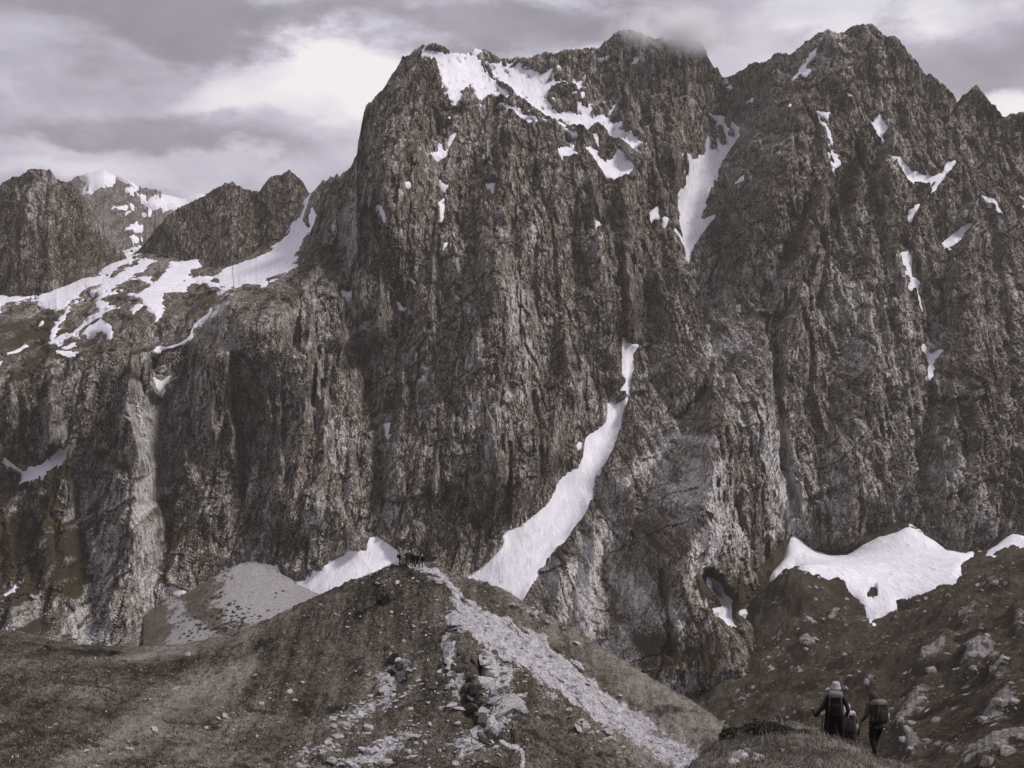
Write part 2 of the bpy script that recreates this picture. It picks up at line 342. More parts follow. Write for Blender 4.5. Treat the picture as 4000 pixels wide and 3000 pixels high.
NC, NR = 1090, 540
pcol = np.linspace(-340, 4340, NC)
sk = np.array(SKY); top = np.interp(pcol, sk[:, 0], sk[:, 1])
jag = np.where(pcol < 1200, 0.3, 1.0)
top = top + jag * (noise1(pcol, 5, 34, 9.0) + noise1(pcol, 6, 11, 5.0) - np.abs(noise1(pcol, 7, 17, 6.0)))
bot = np.interp(pcol, (-340, 0, 700, 1500, 2000, 2300, 2700, 2950, 3100, 3300, 4340), (2520, 2540, 2570, 2330, 2430, 2600, 2830, 2830, 2480, 2400, 2400))
tt = np.linspace(0, 1, NR) ** 1.0
PX = np.repeat(pcol[None], NR, 0); PY = top[None] + tt[:, None] * (bot - top)[None]
D0 = tps_eval(FIT_W, PX, PY)
WX = (PX - 2000) / FPX * D0; WZ = (1500 - PY) / FPX * D0

# snow shapes traced on the wall: (label or None, roughness of the edge, [polygons])
SNOW_WALL = [
 ("wide broken snowfield filling the summit bowl of the central peak", 1.0, [
   crop("B", (545,305),(600,325),(720,335),(860,328),(915,318),(890,360),(925,430),(965,470),(1000,520),(1060,570),(1110,620),(1080,640),(1000,590),(960,610),(900,640),(860,560),(790,580),(800,620),(745,670),(720,620),(690,560),(665,490),(640,410),(600,420),(560,360)),
   crop("B", (950,405),(1010,395),(1090,420),(1150,400),(1230,455),(1290,475),(1370,455),(1330,520),(1390,505),(1440,545),(1560,505),(1530,575),(1400,550),(1345,570),(1325,640),(1390,710),(1500,715),(1505,672),(1600,690),(1600,725),(1690,725),(1735,675),(1720,760),(1770,800),(1790,850),(1840,850),(1885,910),(1850,940),(1790,905),(1700,860),(1620,790),(1560,860),(1480,800),(1400,760),(1490,880),(1400,800),(1330,760),(1240,690),(1170,640),(1100,590),(1000,490)),
   crop("B", (1050,680),(1130,690),(1200,730),(1330,800),(1280,775),(1210,785),(1130,740))]),
 ("hook-shaped snow patch hanging just below the summit bowl", 0.6, [crop("B", (1600,870),(1640,900),(1640,980),(1690,1020),(1760,960),(1845,1040),(1780,1130),(1750,1140),(1690,1110),(1640,1060),(1600,1000),(1560,955),(1640,960))]),
 ("small oval snow patch beside the hook-shaped one below the bowl", 0.5, [crop("B", (1380,965),(1430,925),(1470,930),(1510,980),(1450,995),(1410,985),(1415,1020))]),
 ("forked snow patch on the face below the left summit", 0.5, [crop("B", (720,870),(770,855),(740,920),(700,990),(660,1010),(615,970),(650,950),(660,905),(700,960))]),
 (None, 0.4, [crop("B", (655,1270),(690,1250),(690,1400),(670,1400))]), (None, 0.4, [crop("B", (665,1140),(720,1180),(690,1205),(680,1180))]),
 (None, 0.4, [crop("B", (460,1165),(485,1165),(485,1190),(465,1185))]), (None, 0.4, [crop("B", (955,1170),(985,1170),(980,1195))]),
 (None, 0.4, [crop("B", (1960,1330),(1990,1310),(2000,1370),(1960,1375))]), (None, 0.4, [crop("B", (2030,1380),(2050,1400),(2045,1420))]),
 (None, 0.4, [crop("B", (1845,415),(1900,345),(1885,400))]), (None, 0.4, [crop("B", (295,1310),(325,1360),(330,1415),(300,1340))]), (None, 0.3, [crop("B", (690,1535),(702,1545),(685,1605))]),
 (None, 0.3, [crop("B", (1610,1390),(1640,1420),(1620,1440))]), (None, 0.3, [crop("B", (530,595),(545,600),(540,625))]), (None, 0.3, [crop("B", (830,690),(850,688),(840,705))]), (None, 0.3, [crop("B", (700,745),(735,748),(725,760))]),
 (None, 0.3, [crop("B", (1650,405),(1710,395),(1690,415))]), (None, 0.3, [crop("B", (1465,625),(1500,618),(1490,632))]), (None, 0.3, [crop("B", (1530,620),(1550,615),(1535,655))]),
 ("long forked snow couloir in the gap between the two massifs", 0.6, [crop("C", (260,745),(315,750),(355,820),(370,880),(415,880),(390,800),(440,825),(435,880),(370,980),(330,1040),(290,1130),(240,1280),(215,1360),(290,1370),(240,1430),(160,1560),(125,1650),(110,1590),(50,1460),(95,1490),(70,1240),(130,1150),(135,1060),(115,955),(160,1000),(235,965),(250,890),(270,950),(310,960),(305,900),(340,935),(365,925),(340,830))]),
 ("steep snow streak in the gully left of the right massif's middle rib", 0.5, [crop("C", (905,720),(1000,725),(985,755),(935,745),(960,780),(975,820),(1005,840),(1015,940),(985,880),(940,780)), crop("C", (1005,965),(1040,980),(1065,1050),(1020,1080),(1000,1040),(1030,1040))]),
 ("kite-shaped snow patch under the right massif's highest summit", 0.4, [crop("C", (1250,785),(1305,740),(1320,770),(1365,815),(1300,840),(1315,880),(1280,840))]),
 ("crescent of snow with two horns cupped on the right massif", 0.4, [crop("C", (1395,1000),(1420,1000),(1500,1070),(1610,1110),(1690,1105),(1710,1040),(1775,1035),(1700,1115),(1595,1260),(1645,1150),(1570,1175),(1520,1150),(1505,1170),(1440,1090))]),
 ("slanting snow patch below the crescent on the right massif", 0.5, [crop("C", (1680,1540),(1730,1490),(1800,1440),(1840,1435),(1770,1535),(1700,1560))]),
 (None, 0.3, [crop("C", (1490,1365),(1505,1330),(1555,1285),(1520,1335))]), (None, 0.3, [crop("C", (1930,1245),(1990,1260),(2048,1365),(2020,1340),(1980,1285))]), (None, 0.3, [crop("C", (2165,1235),(2225,1290),(2180,1310),(2200,1275))]),
 (None, 0.3, [crop("C", (770,525),(848,415),(912,338),(900,378),(832,455))]), (None, 0.3, [crop("C", (830,490),(860,450),(892,465),(850,496))]), (None, 0.3, [crop("C", (1088,618),(1110,614),(1142,640),(1110,642))]),
 (None, 0.3, [crop("C", (368,585),(385,570),(400,580),(385,596))]), (None, 0.3, [crop("C", (505,660),(520,650),(520,680))]), (None, 0.3, [crop("C", (735,705),(755,700),(750,718))]), (None, 0.3, [crop("C", (430,1165),(465,1132),(460,1155))]),
 ("thin snow ribbon running down the crack of the right massif", 0.3, [crop("F", (1445,10),(1470,5),(1495,60),(1500,150),(1535,200),(1530,260),(1555,360),(1562,440),(1535,340),(1490,200),(1465,100))]),
 ("funnel-shaped snow patch below the thin ribbon", 0.3, [crop("F", (1555,580),(1610,620),(1665,620),(1620,690),(1630,720),(1600,800),(1585,800),(1585,700),(1545,600))]),
 ("short snow tongue stuck in the gorge above the long couloir", 0.4, [crop("E", (1785,550),(1800,565),(1860,575),(1850,620),(1855,720),(1830,790),(1815,880),(1770,865),(1805,800),(1780,760),(1775,620))]),
 ("long curved snow couloir sweeping down behind the grassy summit", 0.35, [crop("E", (1690,940),(1720,925),(1740,935),(1805,910),(1775,1050),(1720,1220),(1690,1280),(1620,1370),(1600,1500)) + crop("H", (1560,100),(1440,250),(1320,370),(1270,440),(1220,550),(1170,640),(1110,680),(800,520),(840,490),(960,400),(1040,310),(1060,270),(1050,240),(1090,205),(1160,180),(1310,60)) + crop("E", (1350,1510),(1400,1410),(1450,1350),(1510,1320),(1540,1250),(1550,1150),(1590,1110),(1640,1090),(1690,1020))]),
 (None, 0.3, [crop("E", (1505,1190),(1520,1170),(1540,1172),(1530,1210),(1512,1212))]),
 (None, 0.3, [crop("E", (320,1065),(360,1065),(345,1140),(330,1140))]), (None, 0.3, [crop("E", (78,245),(105,250),(104,270),(82,268))]), (None, 0.3, [crop("E", (410,310),(437,345),(425,352))]),
 ("pointed snow cone behind the group on the summit", 0.3, [crop("H", (-300,525),(-170,510),(-110,455),(-60,445),(0,390),(60,365),(110,340),(210,320),(240,250),(290,245),(340,280),(410,340),(440,420),(310,500),(200,560),(60,640),(-60,650),(-150,590),(-250,550))]),
 ("flat strip of snow capping the grey scree cone", 0.2, [crop("G", (1380,470),(1430,440),(1540,395),(1620,405),(1725,428),(1725,470),(1640,460),(1580,440),(1500,450))]),
 ("small snow patch at the foot of the pale pillar", 0.2, [crop("G", (1060,565),(1090,550),(1155,575),(1150,598),(1110,600))]),
 ("lone snow patch on the dark forested slope", 0.2, [crop("G", (62,605),(100,570),(148,553),(130,585),(70,614))]),
 ("ragged snowfield at the left end of the snowy terrace", 0.6, [crop("D", (-500,330),(-300,260),(0,240),(50,225),(70,190),(130,215),(200,140),(300,155),(350,140),(370,60),(440,40),(510,0)) + crop("A", (570,1470),(505,1520),(530,1540),(515,1580)) + crop("D", (470,50),(390,90),(370,130),(300,190),(220,240),(120,290),(60,290),(0,340),(-300,400))]),
 ("streaky snowfield between rock hummocks in the middle of the terrace", 0.8, [
   crop("D", (200,280),(330,200),(500,100),(490,150),(620,120),(680,140),(560,200),(440,290),(380,330),(300,340),(260,310)),
   crop("D", (600,90),(660,60),(640,20)) + crop("A", (610,1600),(760,1580),(850,1540),(912,1520),(880,1570)) + crop("D", (850,0),(760,60),(700,110),(620,140)),
   crop("D", (560,220),(720,120),(900,20),(960,40),(850,110),(760,180),(680,220),(640,270),(710,320),(650,350),(580,300),(600,250)),
   crop("D", (300,540),(360,440),(430,310),(440,350),(380,440),(340,520),(480,460),(560,380),(650,330),(740,320),(640,380),(560,430),(440,510),(350,560))]),
 ("blunt snow patch near the terrace edge above the dark cliff", 0.4, [crop("D", (490,505),(560,440),(640,400),(705,440),(670,505),(620,470),(560,480))]),
 ("branching snow patch under the twin-topped dark ridge", 0.5, [crop("D", (1000,130),(1060,60),(1050,40),(1150,45),(1250,5),(1220,80),(1150,130),(1130,150),(1280,130),(1350,180),(1440,210),(1420,240),(1330,200),(1200,160),(1140,210),(1030,240),(1000,330),(980,400),(950,410),(945,350),(900,310),(880,270),(780,230),(860,240),(920,200),(940,180))]),
 ("broad snow apron climbing to the notch beside the dark ridge", 0.5, [crop("A", (1670,1460),(1720,1480),(1700,1450),(1760,1400),(1850,1360),(1890,1290),(1890,1240),(1920,1225),(1910,1280),(1870,1380),(1920,1420),(1910,1390),(1940,1310),(1970,1350),(1950,1420),(1890,1480),(1840,1540),(1810,1640)) + crop("D", (1790,110),(1660,150),(1640,190),(1500,180),(1440,220),(1360,190),(1340,130),(1380,90)) + crop("A", (1580,1600),(1690,1550))]),
 ("narrow curved snow strip along the foot of a rounded rock knob", 0.3, [crop("D", (1260,390),(1290,370),(1300,330),(1335,335),(1300,375),(1200,450),(1190,510),(1150,550),(1080,590),(1000,620),(955,590),(980,555),(1040,570),(1110,560),(1180,510),(1200,450))]),
 (None, 0.3, [crop("D", (860,140),(930,135),(940,165),(890,165))]), (None, 0.3, [crop("D", (810,330),(870,295),(882,310),(830,365))]), ("arrow-shaped snow patch in the cleft beside the pale pillar", 0.2, [crop("D", (985,790),(1020,800),(1060,773),(1005,882))]),
 (None, 0.3, [crop("D", (370,600),(430,595),(510,600),(480,630),(515,648),(470,645),(400,622))]), (None, 0.3, [crop("D", (395,575),(440,545),(492,545),(420,582))]), (None, 0.3, [crop("D", (-100,720),(0,690),(48,670),(0,708))]), (None, 0.3, [crop("D", (70,618),(160,558),(140,592))]), (None, 0.3, [crop("D", (238,445),(270,383),(262,432))]),
 ("bent snow patch at the foot of the dark left cliff", 0.3, [crop("D", (55,1300),(70,1278),(160,1335),(170,1345),(370,1240),(482,1188),(470,1240),(350,1320),(150,1428),(155,1360),(100,1320))]),
 ("small snow wedge in the gully left of the snow fan", 0.3, [crop("I", (230,520),(300,540),(340,600),(385,640),(395,800),(360,790),(280,710),(330,670),(300,600),(240,550))]),
 ("thin curved snow scrap below the pale buttress", 0.3, [crop("I", (450,710),(520,695),(592,655),(565,695),(500,724))]),
 (None, 0.3, [crop("D", (1048,1482),(1090,1455),(1078,1490))]), (None, 0.3, [crop("D", (65,40),(105,30),(108,48),(75,52))]),
]
SNOW_V = [("big white snow fan with twin peaks under the right cliff", 0.35, [crop("I", (645,485),(740,350),(780,200),(830,250),(920,330),(1000,345),(1110,345),(1200,300),(1310,240),(1420,215),(1510,170),(1560,200),(1650,270),(1740,340),(1850,355),(1920,330),(1840,390),(1800,470),(1820,510),(1780,550),(1700,550),(1600,600),(1500,605),(1430,625),(1390,690),(1310,720),(1300,770),(1260,785),(1240,740),(1230,670),(1180,590),(1060,490),(930,440),(800,415),(740,440),(680,490))]),
  ("snow tongue at the right edge below the cliff", 0.3, [crop("I", (1985,340),(2050,270),(2140,205),(2240,250),(2260,300),(2150,300),(2060,330))])]
FAN, TONGUE = SNOW_V[0][2][0], SNOW_V[1][2][0]
CONE = [(690, 2340), (860, 2240), (950, 2200), (1080, 2235), (1180, 2290), (1300, 2335), (1420, 2400), (1420, 2560), (690, 2560)]
wob = 9.0 * fbm(WX / 11.0, WZ / 11.0, 5, 91, 0.65)
SDW = []
sd_all = np.full(PX.shape, -60.0, np.float32)
for lab, ro, polys in SNOW_WALL:
    s = np.max([poly_sd(PX, PY, p) for p in polys], 0)
    SDW.append(s); sd_all = np.maximum(sd_all, s)

# relief: hand-placed buttresses (apex, left foot, right foot, how far they stand out in metres)
BUTT = [((1930, 800), (1480, 1980), (2390, 1500), 48), ((1440, 590), (1130, 1200), (1590, 1250), 30), ((1235, 1010), (780, 2350), (1480, 2350), 42), ((535, 1170), (370, 2540), (700, 2540), 50), ((1960, 560), (1740, 900), (2180, 940), 24), ((3100, 360), (2860, 900), (3240, 820), 26),
  ((3240, 620), (2700, 1560), (3230, 1560), 42), ((3450, 380), (3350, 1050), (3650, 1000), 26), ((3400, 1080), (3050, 2100), (3590, 2100), 30), ((3760, 620), (3600, 1500), (3960, 1600), 34), ((3900, 1300), (3620, 2150), (4150, 2150), 26), ((2890, 1380), (2120, 2560), (3080, 2350), 62), ((230, 1340), (60, 2350), (410, 2350), 24), ((880, 1130), (690, 2050), (1060, 2100), 20),
  ((1660, 900), (1500, 1700), (1830, 1700), 18), ((2450, 330), (2330, 800), (2580, 1000), 22), ((2620, 380), (2500, 1100), (2750, 800), 22), ((2200, 1150), (2020, 2000), (2420, 1600), 18), ((2450, 1900), (2230, 2500), (2640, 2550), 26), ((2800, 1750), (2650, 2450), (3000, 2250), 26), ((1570, 300), (1420, 620), (1720, 620), 16), ((3050, 900), (2880, 1500), (3150, 1500), 16), ((1100, 1300), (960, 2000), (1230, 2000), 16)]
relief = np.zeros(PX.shape)
wx_ = 26 * fbm(WX / 60, WZ / 60, 3, 21); wy_ = 30 * fbm(WX / 70, WZ / 70, 3, 22)
def tent(ap, lf, rf, amp):
    t = np.clip((PY + wy_ - ap[1]) / (0.5 * (lf[1] + rf[1]) - ap[1]), 0, 1.25)
    xl = ap[0] + (lf[0] - ap[0]) * t; xr = ap[0] + (rf[0] - ap[0]) * t; xm = ap[0] + (0.5 * (lf[0] + rf[0]) - ap[0]) * t
    xs = PX + wx_
    u = np.where(xs < xm, (xs - xl) / np.maximum(xm - xl, 1), (xr - xs) / np.maximum(xr - xm, 1))
    u = np.clip(u, 0, 1) * (PY + wy_ > ap[1])
    return amp * np.minimum(1, t * 3.0) * u ** 0.85 * np.clip((1.5 - t) * 3, 0, 1)
big = np.zeros(PX.shape)
for b in BUTT: big = np.maximum(big, 2.1 * tent(*b))
small = np.zeros(PX.shape)
rs = random.Random(4)
for i in range(120):
    ax = rs.uniform(-200, 4200); tp = float(np.interp(ax, pcol, top)); lo = 1100 if ax < 1250 else tp + 60
    ay = rs.uniform(lo, 2100); h = rs.uniform(160, 620); wdt = h * rs.uniform(0.16, 0.36); sl = rs.uniform(-0.14, 0.14) * h
    x0, x1, y1 = ax - 1.5 * wdt - abs(sl), ax + 1.5 * wdt + abs(sl), ay + 1.4 * h
    c0, c1 = np.searchsorted(pcol, (x0 - 80, x1 + 80))
    if c1 - c0 < 4: continue
    sl_ = slice(c0, c1)
    PX_, PY_, a_, b_ = PX[:, sl_], PY[:, sl_], wx_[:, sl_], wy_[:, sl_]
    t = np.clip((PY_ + b_ - ay) / h, 0, 1.4); xs = PX_ + a_; xm = ax + sl * t; u = np.clip(1 - np.abs(xs - xm) / (wdt * 0.5 * np.maximum(t, 0.02) + 4), 0, 1) * (PY_ + b_ > ay)
    small[:, sl_] = np.maximum(small[:, sl_], rs.uniform(14, 42) * np.minimum(1, t * 3) * u ** 0.8 * np.clip((1.4 - t) * 2.5, 0, 1))
terr = smooth01(PX, 1260, 1180) * smooth01(PY, 1420, 1330) * np.where(PX < 1180, 1, 0.6)      # snowy terrace: rounded hummocks instead of flutes
calm = 1 - 0.88 * smooth01(sd_all, -8, 12)
sd_foot = np.max([poly_sd(PX, PY, p, 360) for p in (FAN, TONGUE, CONE)], 0)
foot_w = np.where(PX > 2600, 170.0, 330.0)
sd_low = np.max([poly_sd(PX, PY, p, 260) for l_, r0_, q_ in SNOW_WALL if l_ and ("sweeping" in l_ or "pointed" in l_) for p in q_], 0)
calm_b = (1 - 0.95 * smooth01(sd_all, -42, 10)) * (1 - smooth01(sd_foot / foot_w, -1, 0)) * (1 - 0.95 * smooth01(sd_low / np.where(PX > 2000, 100.0, 220.0), -1, 0))
coarse = ((big + 0.9 * small) * (1 - 0.8 * terr) - 16) * calm_b
# dark clefts
for pts, wd, dp in ((((3230, 860), (3150, 1050), (3015, 1300), (3025, 1600), (3050, 1850), (3110, 2080)), 26, 44), (((3520, 980), (3590, 1300), (3605, 1550), (3585, 1800), (3570, 2050)), 26, 44), (((1300, 780), (1380, 1250), (1490, 1700), (1480, 2150)), 34, 30), (((1740, 620), (1730, 900), (1680, 1300)), 30, 20),
                    (((640, 1430), (650, 1700), (670, 2100), (620, 2400)), 30, 30), (((2560, 1160), (2460, 1330), (2430, 1600), (2350, 1800)), 40, 20), (((3090, 860), (3060, 1000), (2990, 1200)), 22, 20), (((400, 1420), (420, 1800), (330, 2300)), 30, 20), (((2590, 2250), (2600, 2560)), 16, 22), (((2860, 1950), (2920, 2150)), 14, 16),
                    (((3170, 860), (3210, 1000), (3190, 1200)), 14, 24), (((2080, 1550), (2110, 1700), (2120, 1900)), 12, 20), (((1990, 1750), (1985, 2050)), 10, 18), (((2230, 1450), (2290, 1620)), 12, 18), (((2650, 1650), (2860, 1420)), 16, 20), (((2560, 900), (2600, 1150)), 18, 16), (((3330, 620), (3420, 900), (3480, 1150)), 22, 22), (((3840, 900), (3900, 1300), (3940, 1700), (3900, 2100)), 24, 26), (((930, 1400), (960, 1900), (1010, 2250)), 14, 18), (((1700, 450), (1740, 640)), 14, 14), (((2880, 330), (2980, 560), (2930, 700)), 16, 16)):
    d, _ = line_dist(PX + 0.6 * wx_, PY, pts); coarse -= dp * np.exp(-(d / wd) ** 2) * (0.3 + 0.7 * calm) * calm_b
coarse = coarse * np.clip(0.25 + tt[:, None] * 9, 0, 1)
D1 = D0 - coarse
WX = (PX - 2000) / FPX * D1; WZ = (1500 - PY) / FPX * D1
lean = WX + 0.10 * WZ * np.sin(WX / 170.0) + 12 * fbm(WX / 110, WZ / 140, 3, 31)
lean = lean - 0.15 * blur(coarse, 4, 1)
fe, ee, te = facets((0.7 * D1 + 0.7 * WX + 0.6 * WZ) / 26, (WZ - 0.7 * WX) / 15, 145, 1.9)
fa, ea, ta = facets(lean / 36, WZ / 150, 141, 1.7); fb, eb, tb = facets(lean / 14, WZ / 40, 142, 1.8); fc, ec, tc_ = facets(lean / 5.6, WZ / 14, 143, 1.8); fd, ed, td = facets(lean / 3.0, WZ / 6.2, 144, 1.6)
fl = 15.0 * ridged(lean / 70, WZ / 420, 2, 41) + 4.0 * ridged(lean / 21, WZ / 190, 2, 43) + 1.6 * ridged(lean / 8.0, WZ / 70, 2, 45)
blk = 9.5 * fa + 7.0 * fb + 3.4 * fc + 1.5 * fd - 3.0 * ea - 2.6 * eb - 1.5 * ec + 4.2 * fe
iso = 2.0 * fbm(WX / 15, WZ / 19, 4, 51, 0.66)
tone = (0.5 * ta + 0.8 * tb + 0.9 * tc_ + 0.4 * te) * (1 - 0.5 * terr)
hum = 24 * fbm(WX / 45 + 0.3 * D0 / 60, D0 / 70, 4, 71, 0.5)
amp = (1.0 - 0.7 * terr) * (1 - 0.85 * smooth01(sd_foot, -40, 5))
edge_fade = np.clip(tt[:, None] * 40, 0, 1) * np.ones_like(PX)
relief = ((fl + blk) * amp * calm + iso * (0.3 + 0.7 * calm) + hum * terr * (0.25 + 0.75 * calm)) * (0.5 + 0.5 * edge_fade)
for arc in ([(3090, 1985), (3200, 1930), (3290, 1905), (3380, 1965), (3460, 1990), (3540, 1930), (3560, 1960)], [(3620, 1965), (3720, 1930), (3820, 1885), (3900, 1870), (4000, 1930), (4100, 1960)]):
    a_ = np.array(arc); ay_ = np.interp(PX, a_[:, 0], a_[:, 1]) + 0.5 * wy_; inx = smooth01(PX, a_[0, 0], a_[0, 0] + 40) * smooth01(PX, a_[-1, 0], a_[-1, 0] - 40)
    relief -= 10 * inx * smooth01(PY - ay_, 0, 14) * (1 - smooth01(PY - ay_, 70, 240))
WY = D1 - 0.93 * relief
XF = WX + 0.0; ZF = WZ + 0.30 * relief * (0.35 + 0.65 * edge_fade) * (1 - 0.6 * terr)
# ground cover on the wall
gy = np.gradient(blur(WY, 2, 1), axis=0) / np.minimum(np.gradient(ZF, axis=0), -0.4)        # how far the face leans back per metre of height
slope_back = np.clip(-gy, -2, 6)
veg = 0.30 * smooth01(blur(np.abs(gy), 3, 1), 1.0, 2.6) + 0.20 * fbm(WX / 90, WZ / 120, 4, 81, 0.6) + 0.10
def blobs(lst):
    s = np.zeros(PX.shape)
    for x, y, rx, ry, a, amp_ in lst:
        c, n_ = math.cos(math.radians(a)), math.sin(math.radians(a)); dx, dy = PX + wx_ - x, PY + wy_ - y
        s += amp_ * np.exp(-((c * dx + n_ * dy) / rx) ** 2 - ((-n_ * dx + c * dy) / ry) ** 2)
    return s
veg += 0.30 * fbm(WX / 20, WZ / 22, 5, 83, 0.68)
veg += blobs([(100, 2050, 330, 380, 0, 0.36), (60, 1600, 240, 220, 0, 0.16), (330, 2200, 110, 260, 0, 0.40), (60, 1750, 200, 110, -30, 0.25), (700, 2000, 60, 320, 8, 0.28), (450, 1700, 50, 200, 0, 0.22), (120, 1300, 160, 60, 0, 0.3), (3350, 650, 90, 160, -30, 0.30), (3150, 450, 120, 60, -50, 0.3), (3480, 1250, 60, 260, -12, 0.30), (3750, 1500, 90, 260, 0, 0.25), (1960, 800, 160, 60, 0, 0.30), (1650, 620, 120, 70, -30, 0.25), (2600, 2130, 150, 70, 30, 0.16), (2480, 2100, 60, 90, 0, 0.10), (2560, 2560, 90, 60, 20, 0.35), (2840, 2330, 160, 90, 30, 0.40), (2700, 2650, 220, 120, 30, 0.35), (3550, 800, 140, 200, 20, 0.18), (1850, 690, 200, 50, -20, 0.22), (2380, 1000, 60, 300, 10, 0.15), (3300, 1050, 60, 160, -20, 0.2), (3900, 700, 80, 300, 0, 0.15), (1750, 1850, 500, 60, -10, 0.14)])
pale = 0.34 * fbm(WX / 30, WZ / 60, 4, 85, 0.6) + 0.22 * fbm(WX / 140, WZ / 180, 3, 86) - 0.08 + 0.10 * smooth01(PY, 900, 1500)
pale += blobs([(3020, 1800, 45, 260, -14, 1.2), (3060, 1980, 60, 90, 0, 0.8), (2790, 1390, 90, 30, -35, 1.1), (2540, 1450, 50, 14, -35, 1.2), (2530, 1830, 130, 22, -38, 1.0), (2050, 1400, 34, 60, 20, 0.9), (1990, 1180, 60, 190, 5, 0.5), (1970, 1600, 170, 90, -20, 0.35), (1330, 1750, 24, 90, 5, 0.9), (1110, 1800, 24, 40, 0, 0.9), (385, 2300, 62, 210, 6, 2.0), (370, 2480, 80, 70, 0, 1.6), (600, 2200, 60, 200, 0, 0.5), (590, 1700, 70, 420, 3, 0.45), (560, 2150, 90, 260, 0, 0.35), (2270, 2330, 130, 180, 10, 1.3), (2330, 2120, 60, 120, 25, 0.7), (2600, 2420, 60, 60, 0, 0.9), (2380, 2600, 60, 60, 0, 0.7), (2760, 2120, 50, 60, 0, 0.7), (2480, 2330, 60, 90, 0, 0.9), (2700, 2250, 60, 120, 20, 0.7), (2460, 2480, 50, 60, 0, 0.8), (2650, 1950, 130, 110, 0, 0.55), (2870, 1560, 70, 120, 0, 0.55), (2850, 2060, 60, 150, -30, 0.6), (3300, 1250, 120, 160, 0, 0.45), (3250, 1850, 130, 120, 0, 0.32), (3550, 1700, 60, 120, 20, 0.35), (3680, 1740, 40, 90, 0, 0.45), (1330, 640, 60, 30, -35, 0.35), (860, 1220, 70, 30, -38, 0.8), (3270, 1950, 90, 60, 0, 0.5), (3700, 1850, 110, 40, -10, 0.45), (2090, 950, 30, 110, 0, 0.6), (2500, 640, 40, 120, 0, 0.35), (3930, 1100, 30, 120, 0, 0.5), (2780, 2420, 40, 50, 0, 0.7), (2900, 2420, 60, 40, 40, 0.6), (2560, 2700, 50, 60, 0, 0.6), (2900, 2700, 60, 90, 0, 0.4)])
# back side of the crest so that the wall is a mountain, not a sheet
def with_back(X, Y, Z, A, n=7, step=26, fall=1.05):
    xs, ys, zs = [], [], []
    for i in range(n, 0, -1):
        d = step * (i ** 1.5)
        xs.append(X[0] * (1 + 0.0 * d)); ys.append(Y[0] + d); zs.append(Z[0] - fall * d + 4 * fbm(X[0] / 20, X[0] * 0 + i, 3, 7))
    st = lambda a, r: np.vstack([np.array(r), a])
    return st(X, xs), st(Y, ys), st(Z, zs), {k: np.vstack([np.repeat(v[:1], n, 0), v]) for k, v in A.items()}
bx, by, bz, bA = with_back(XF, WY, ZF, {"veg": veg, "pale": pale, "tone": tone})
split_y = [300, 480, 560, 900, 1040, 1350, 1560, 1800, 2100, 2330, 2900]; split_x = [2832, 2845, 2850, 2700, 2665, 2478, 2440, 2330, 2120, 1990, 2010]
PXb = np.vstack([np.repeat(PX[:1], 7, 0), PX]); PYb = np.vstack([np.repeat(PY[:1], 7, 0), PY])
side = (PXb < np.interp(PYb, split_y, split_x))[:-1, :-1]
mount_main = struct(grid_obj("mountain", bx, by, bz, M_ROCK, bA, side, smooth=False), "huge fluted grey rock wall with a snowy summit bowl")
mount_right = struct(grid_obj("mountain", bx, by, bz, M_ROCK, bA, ~side, smooth=False), "steep rock massif with a rounded highest summit right of the couloir")

def snow_from(name, sd, X, Ysm, Z, label, parent, rough, smp, lift=1.0, heightfield=False):
    """a snow body lying on smoothed ground, its rim dipping under the rough rock"""
    sdn = sd + 4.0 + smp * (0.5 + 0.5 * rough)
    fill = np.where(sdn < 0, sdn * 0.55, 3.4 * lift * (1 - np.exp(-np.maximum(sdn, 0) / 9.0)))
    m = sdn > -9
    q = m[:-1, :-1] | m[1:, :-1] | m[:-1, 1:] | m[1:, 1:]
    if not q.any(): return None
    if heightfield: o = grid_obj(name, X, Ysm, Z + fill * 0.6, M_SNOW, None, q, None)
    else: o = grid_obj(name, X, Ysm - 0.93 * fill, Z + 0.30 * fill, M_SNOW, None, q, None)
    if o is None: return None
    if label is None: o.parent = parent
    else: tag(o, label, "snow patch", "snow patches on the mountains")
    return o
Ysm = blur(WY, 4, 2); Zsm = blur(ZF, 3, 2) * edge_fade + ZF * (1 - edge_fade)
isl = 16.0 * fbm(WX / 13 + WZ / 22, WZ / 9 + D0 / 30, 5, 95, 0.66)
for (lab, ro, polys), s in zip(SNOW_WALL, SDW):
    cx = np.mean([p[0] for p in polys[0]]); cy = np.mean([p[1] for p in polys[0]])
    par = mount_main if cx < np.interp(cy, split_y, split_x) else mount_right
    r0 = np.where((s > -12).any(1))[0]; c0 = np.where((s > -12).any(0))[0]
    if not len(r0): continue
    a = slice(max(r0[0] - 1, 0), r0[-1] + 2); b = slice(max(c0[0] - 1, 0), c0[-1] + 2)
    n_ = wob[a, b] * 0.9 + (np.minimum(isl[a, b] + 1.9, 1.5) * (4.0 if ro >= 1 else 2.4) * ro if ro > 0.45 else 0)
    snow_from("snow_patch", s[a, b], XF[a, b], Ysm[a, b], Zsm[a, b], lab, par, ro, n_, 0.5 if ro >= 1 else 1.0)

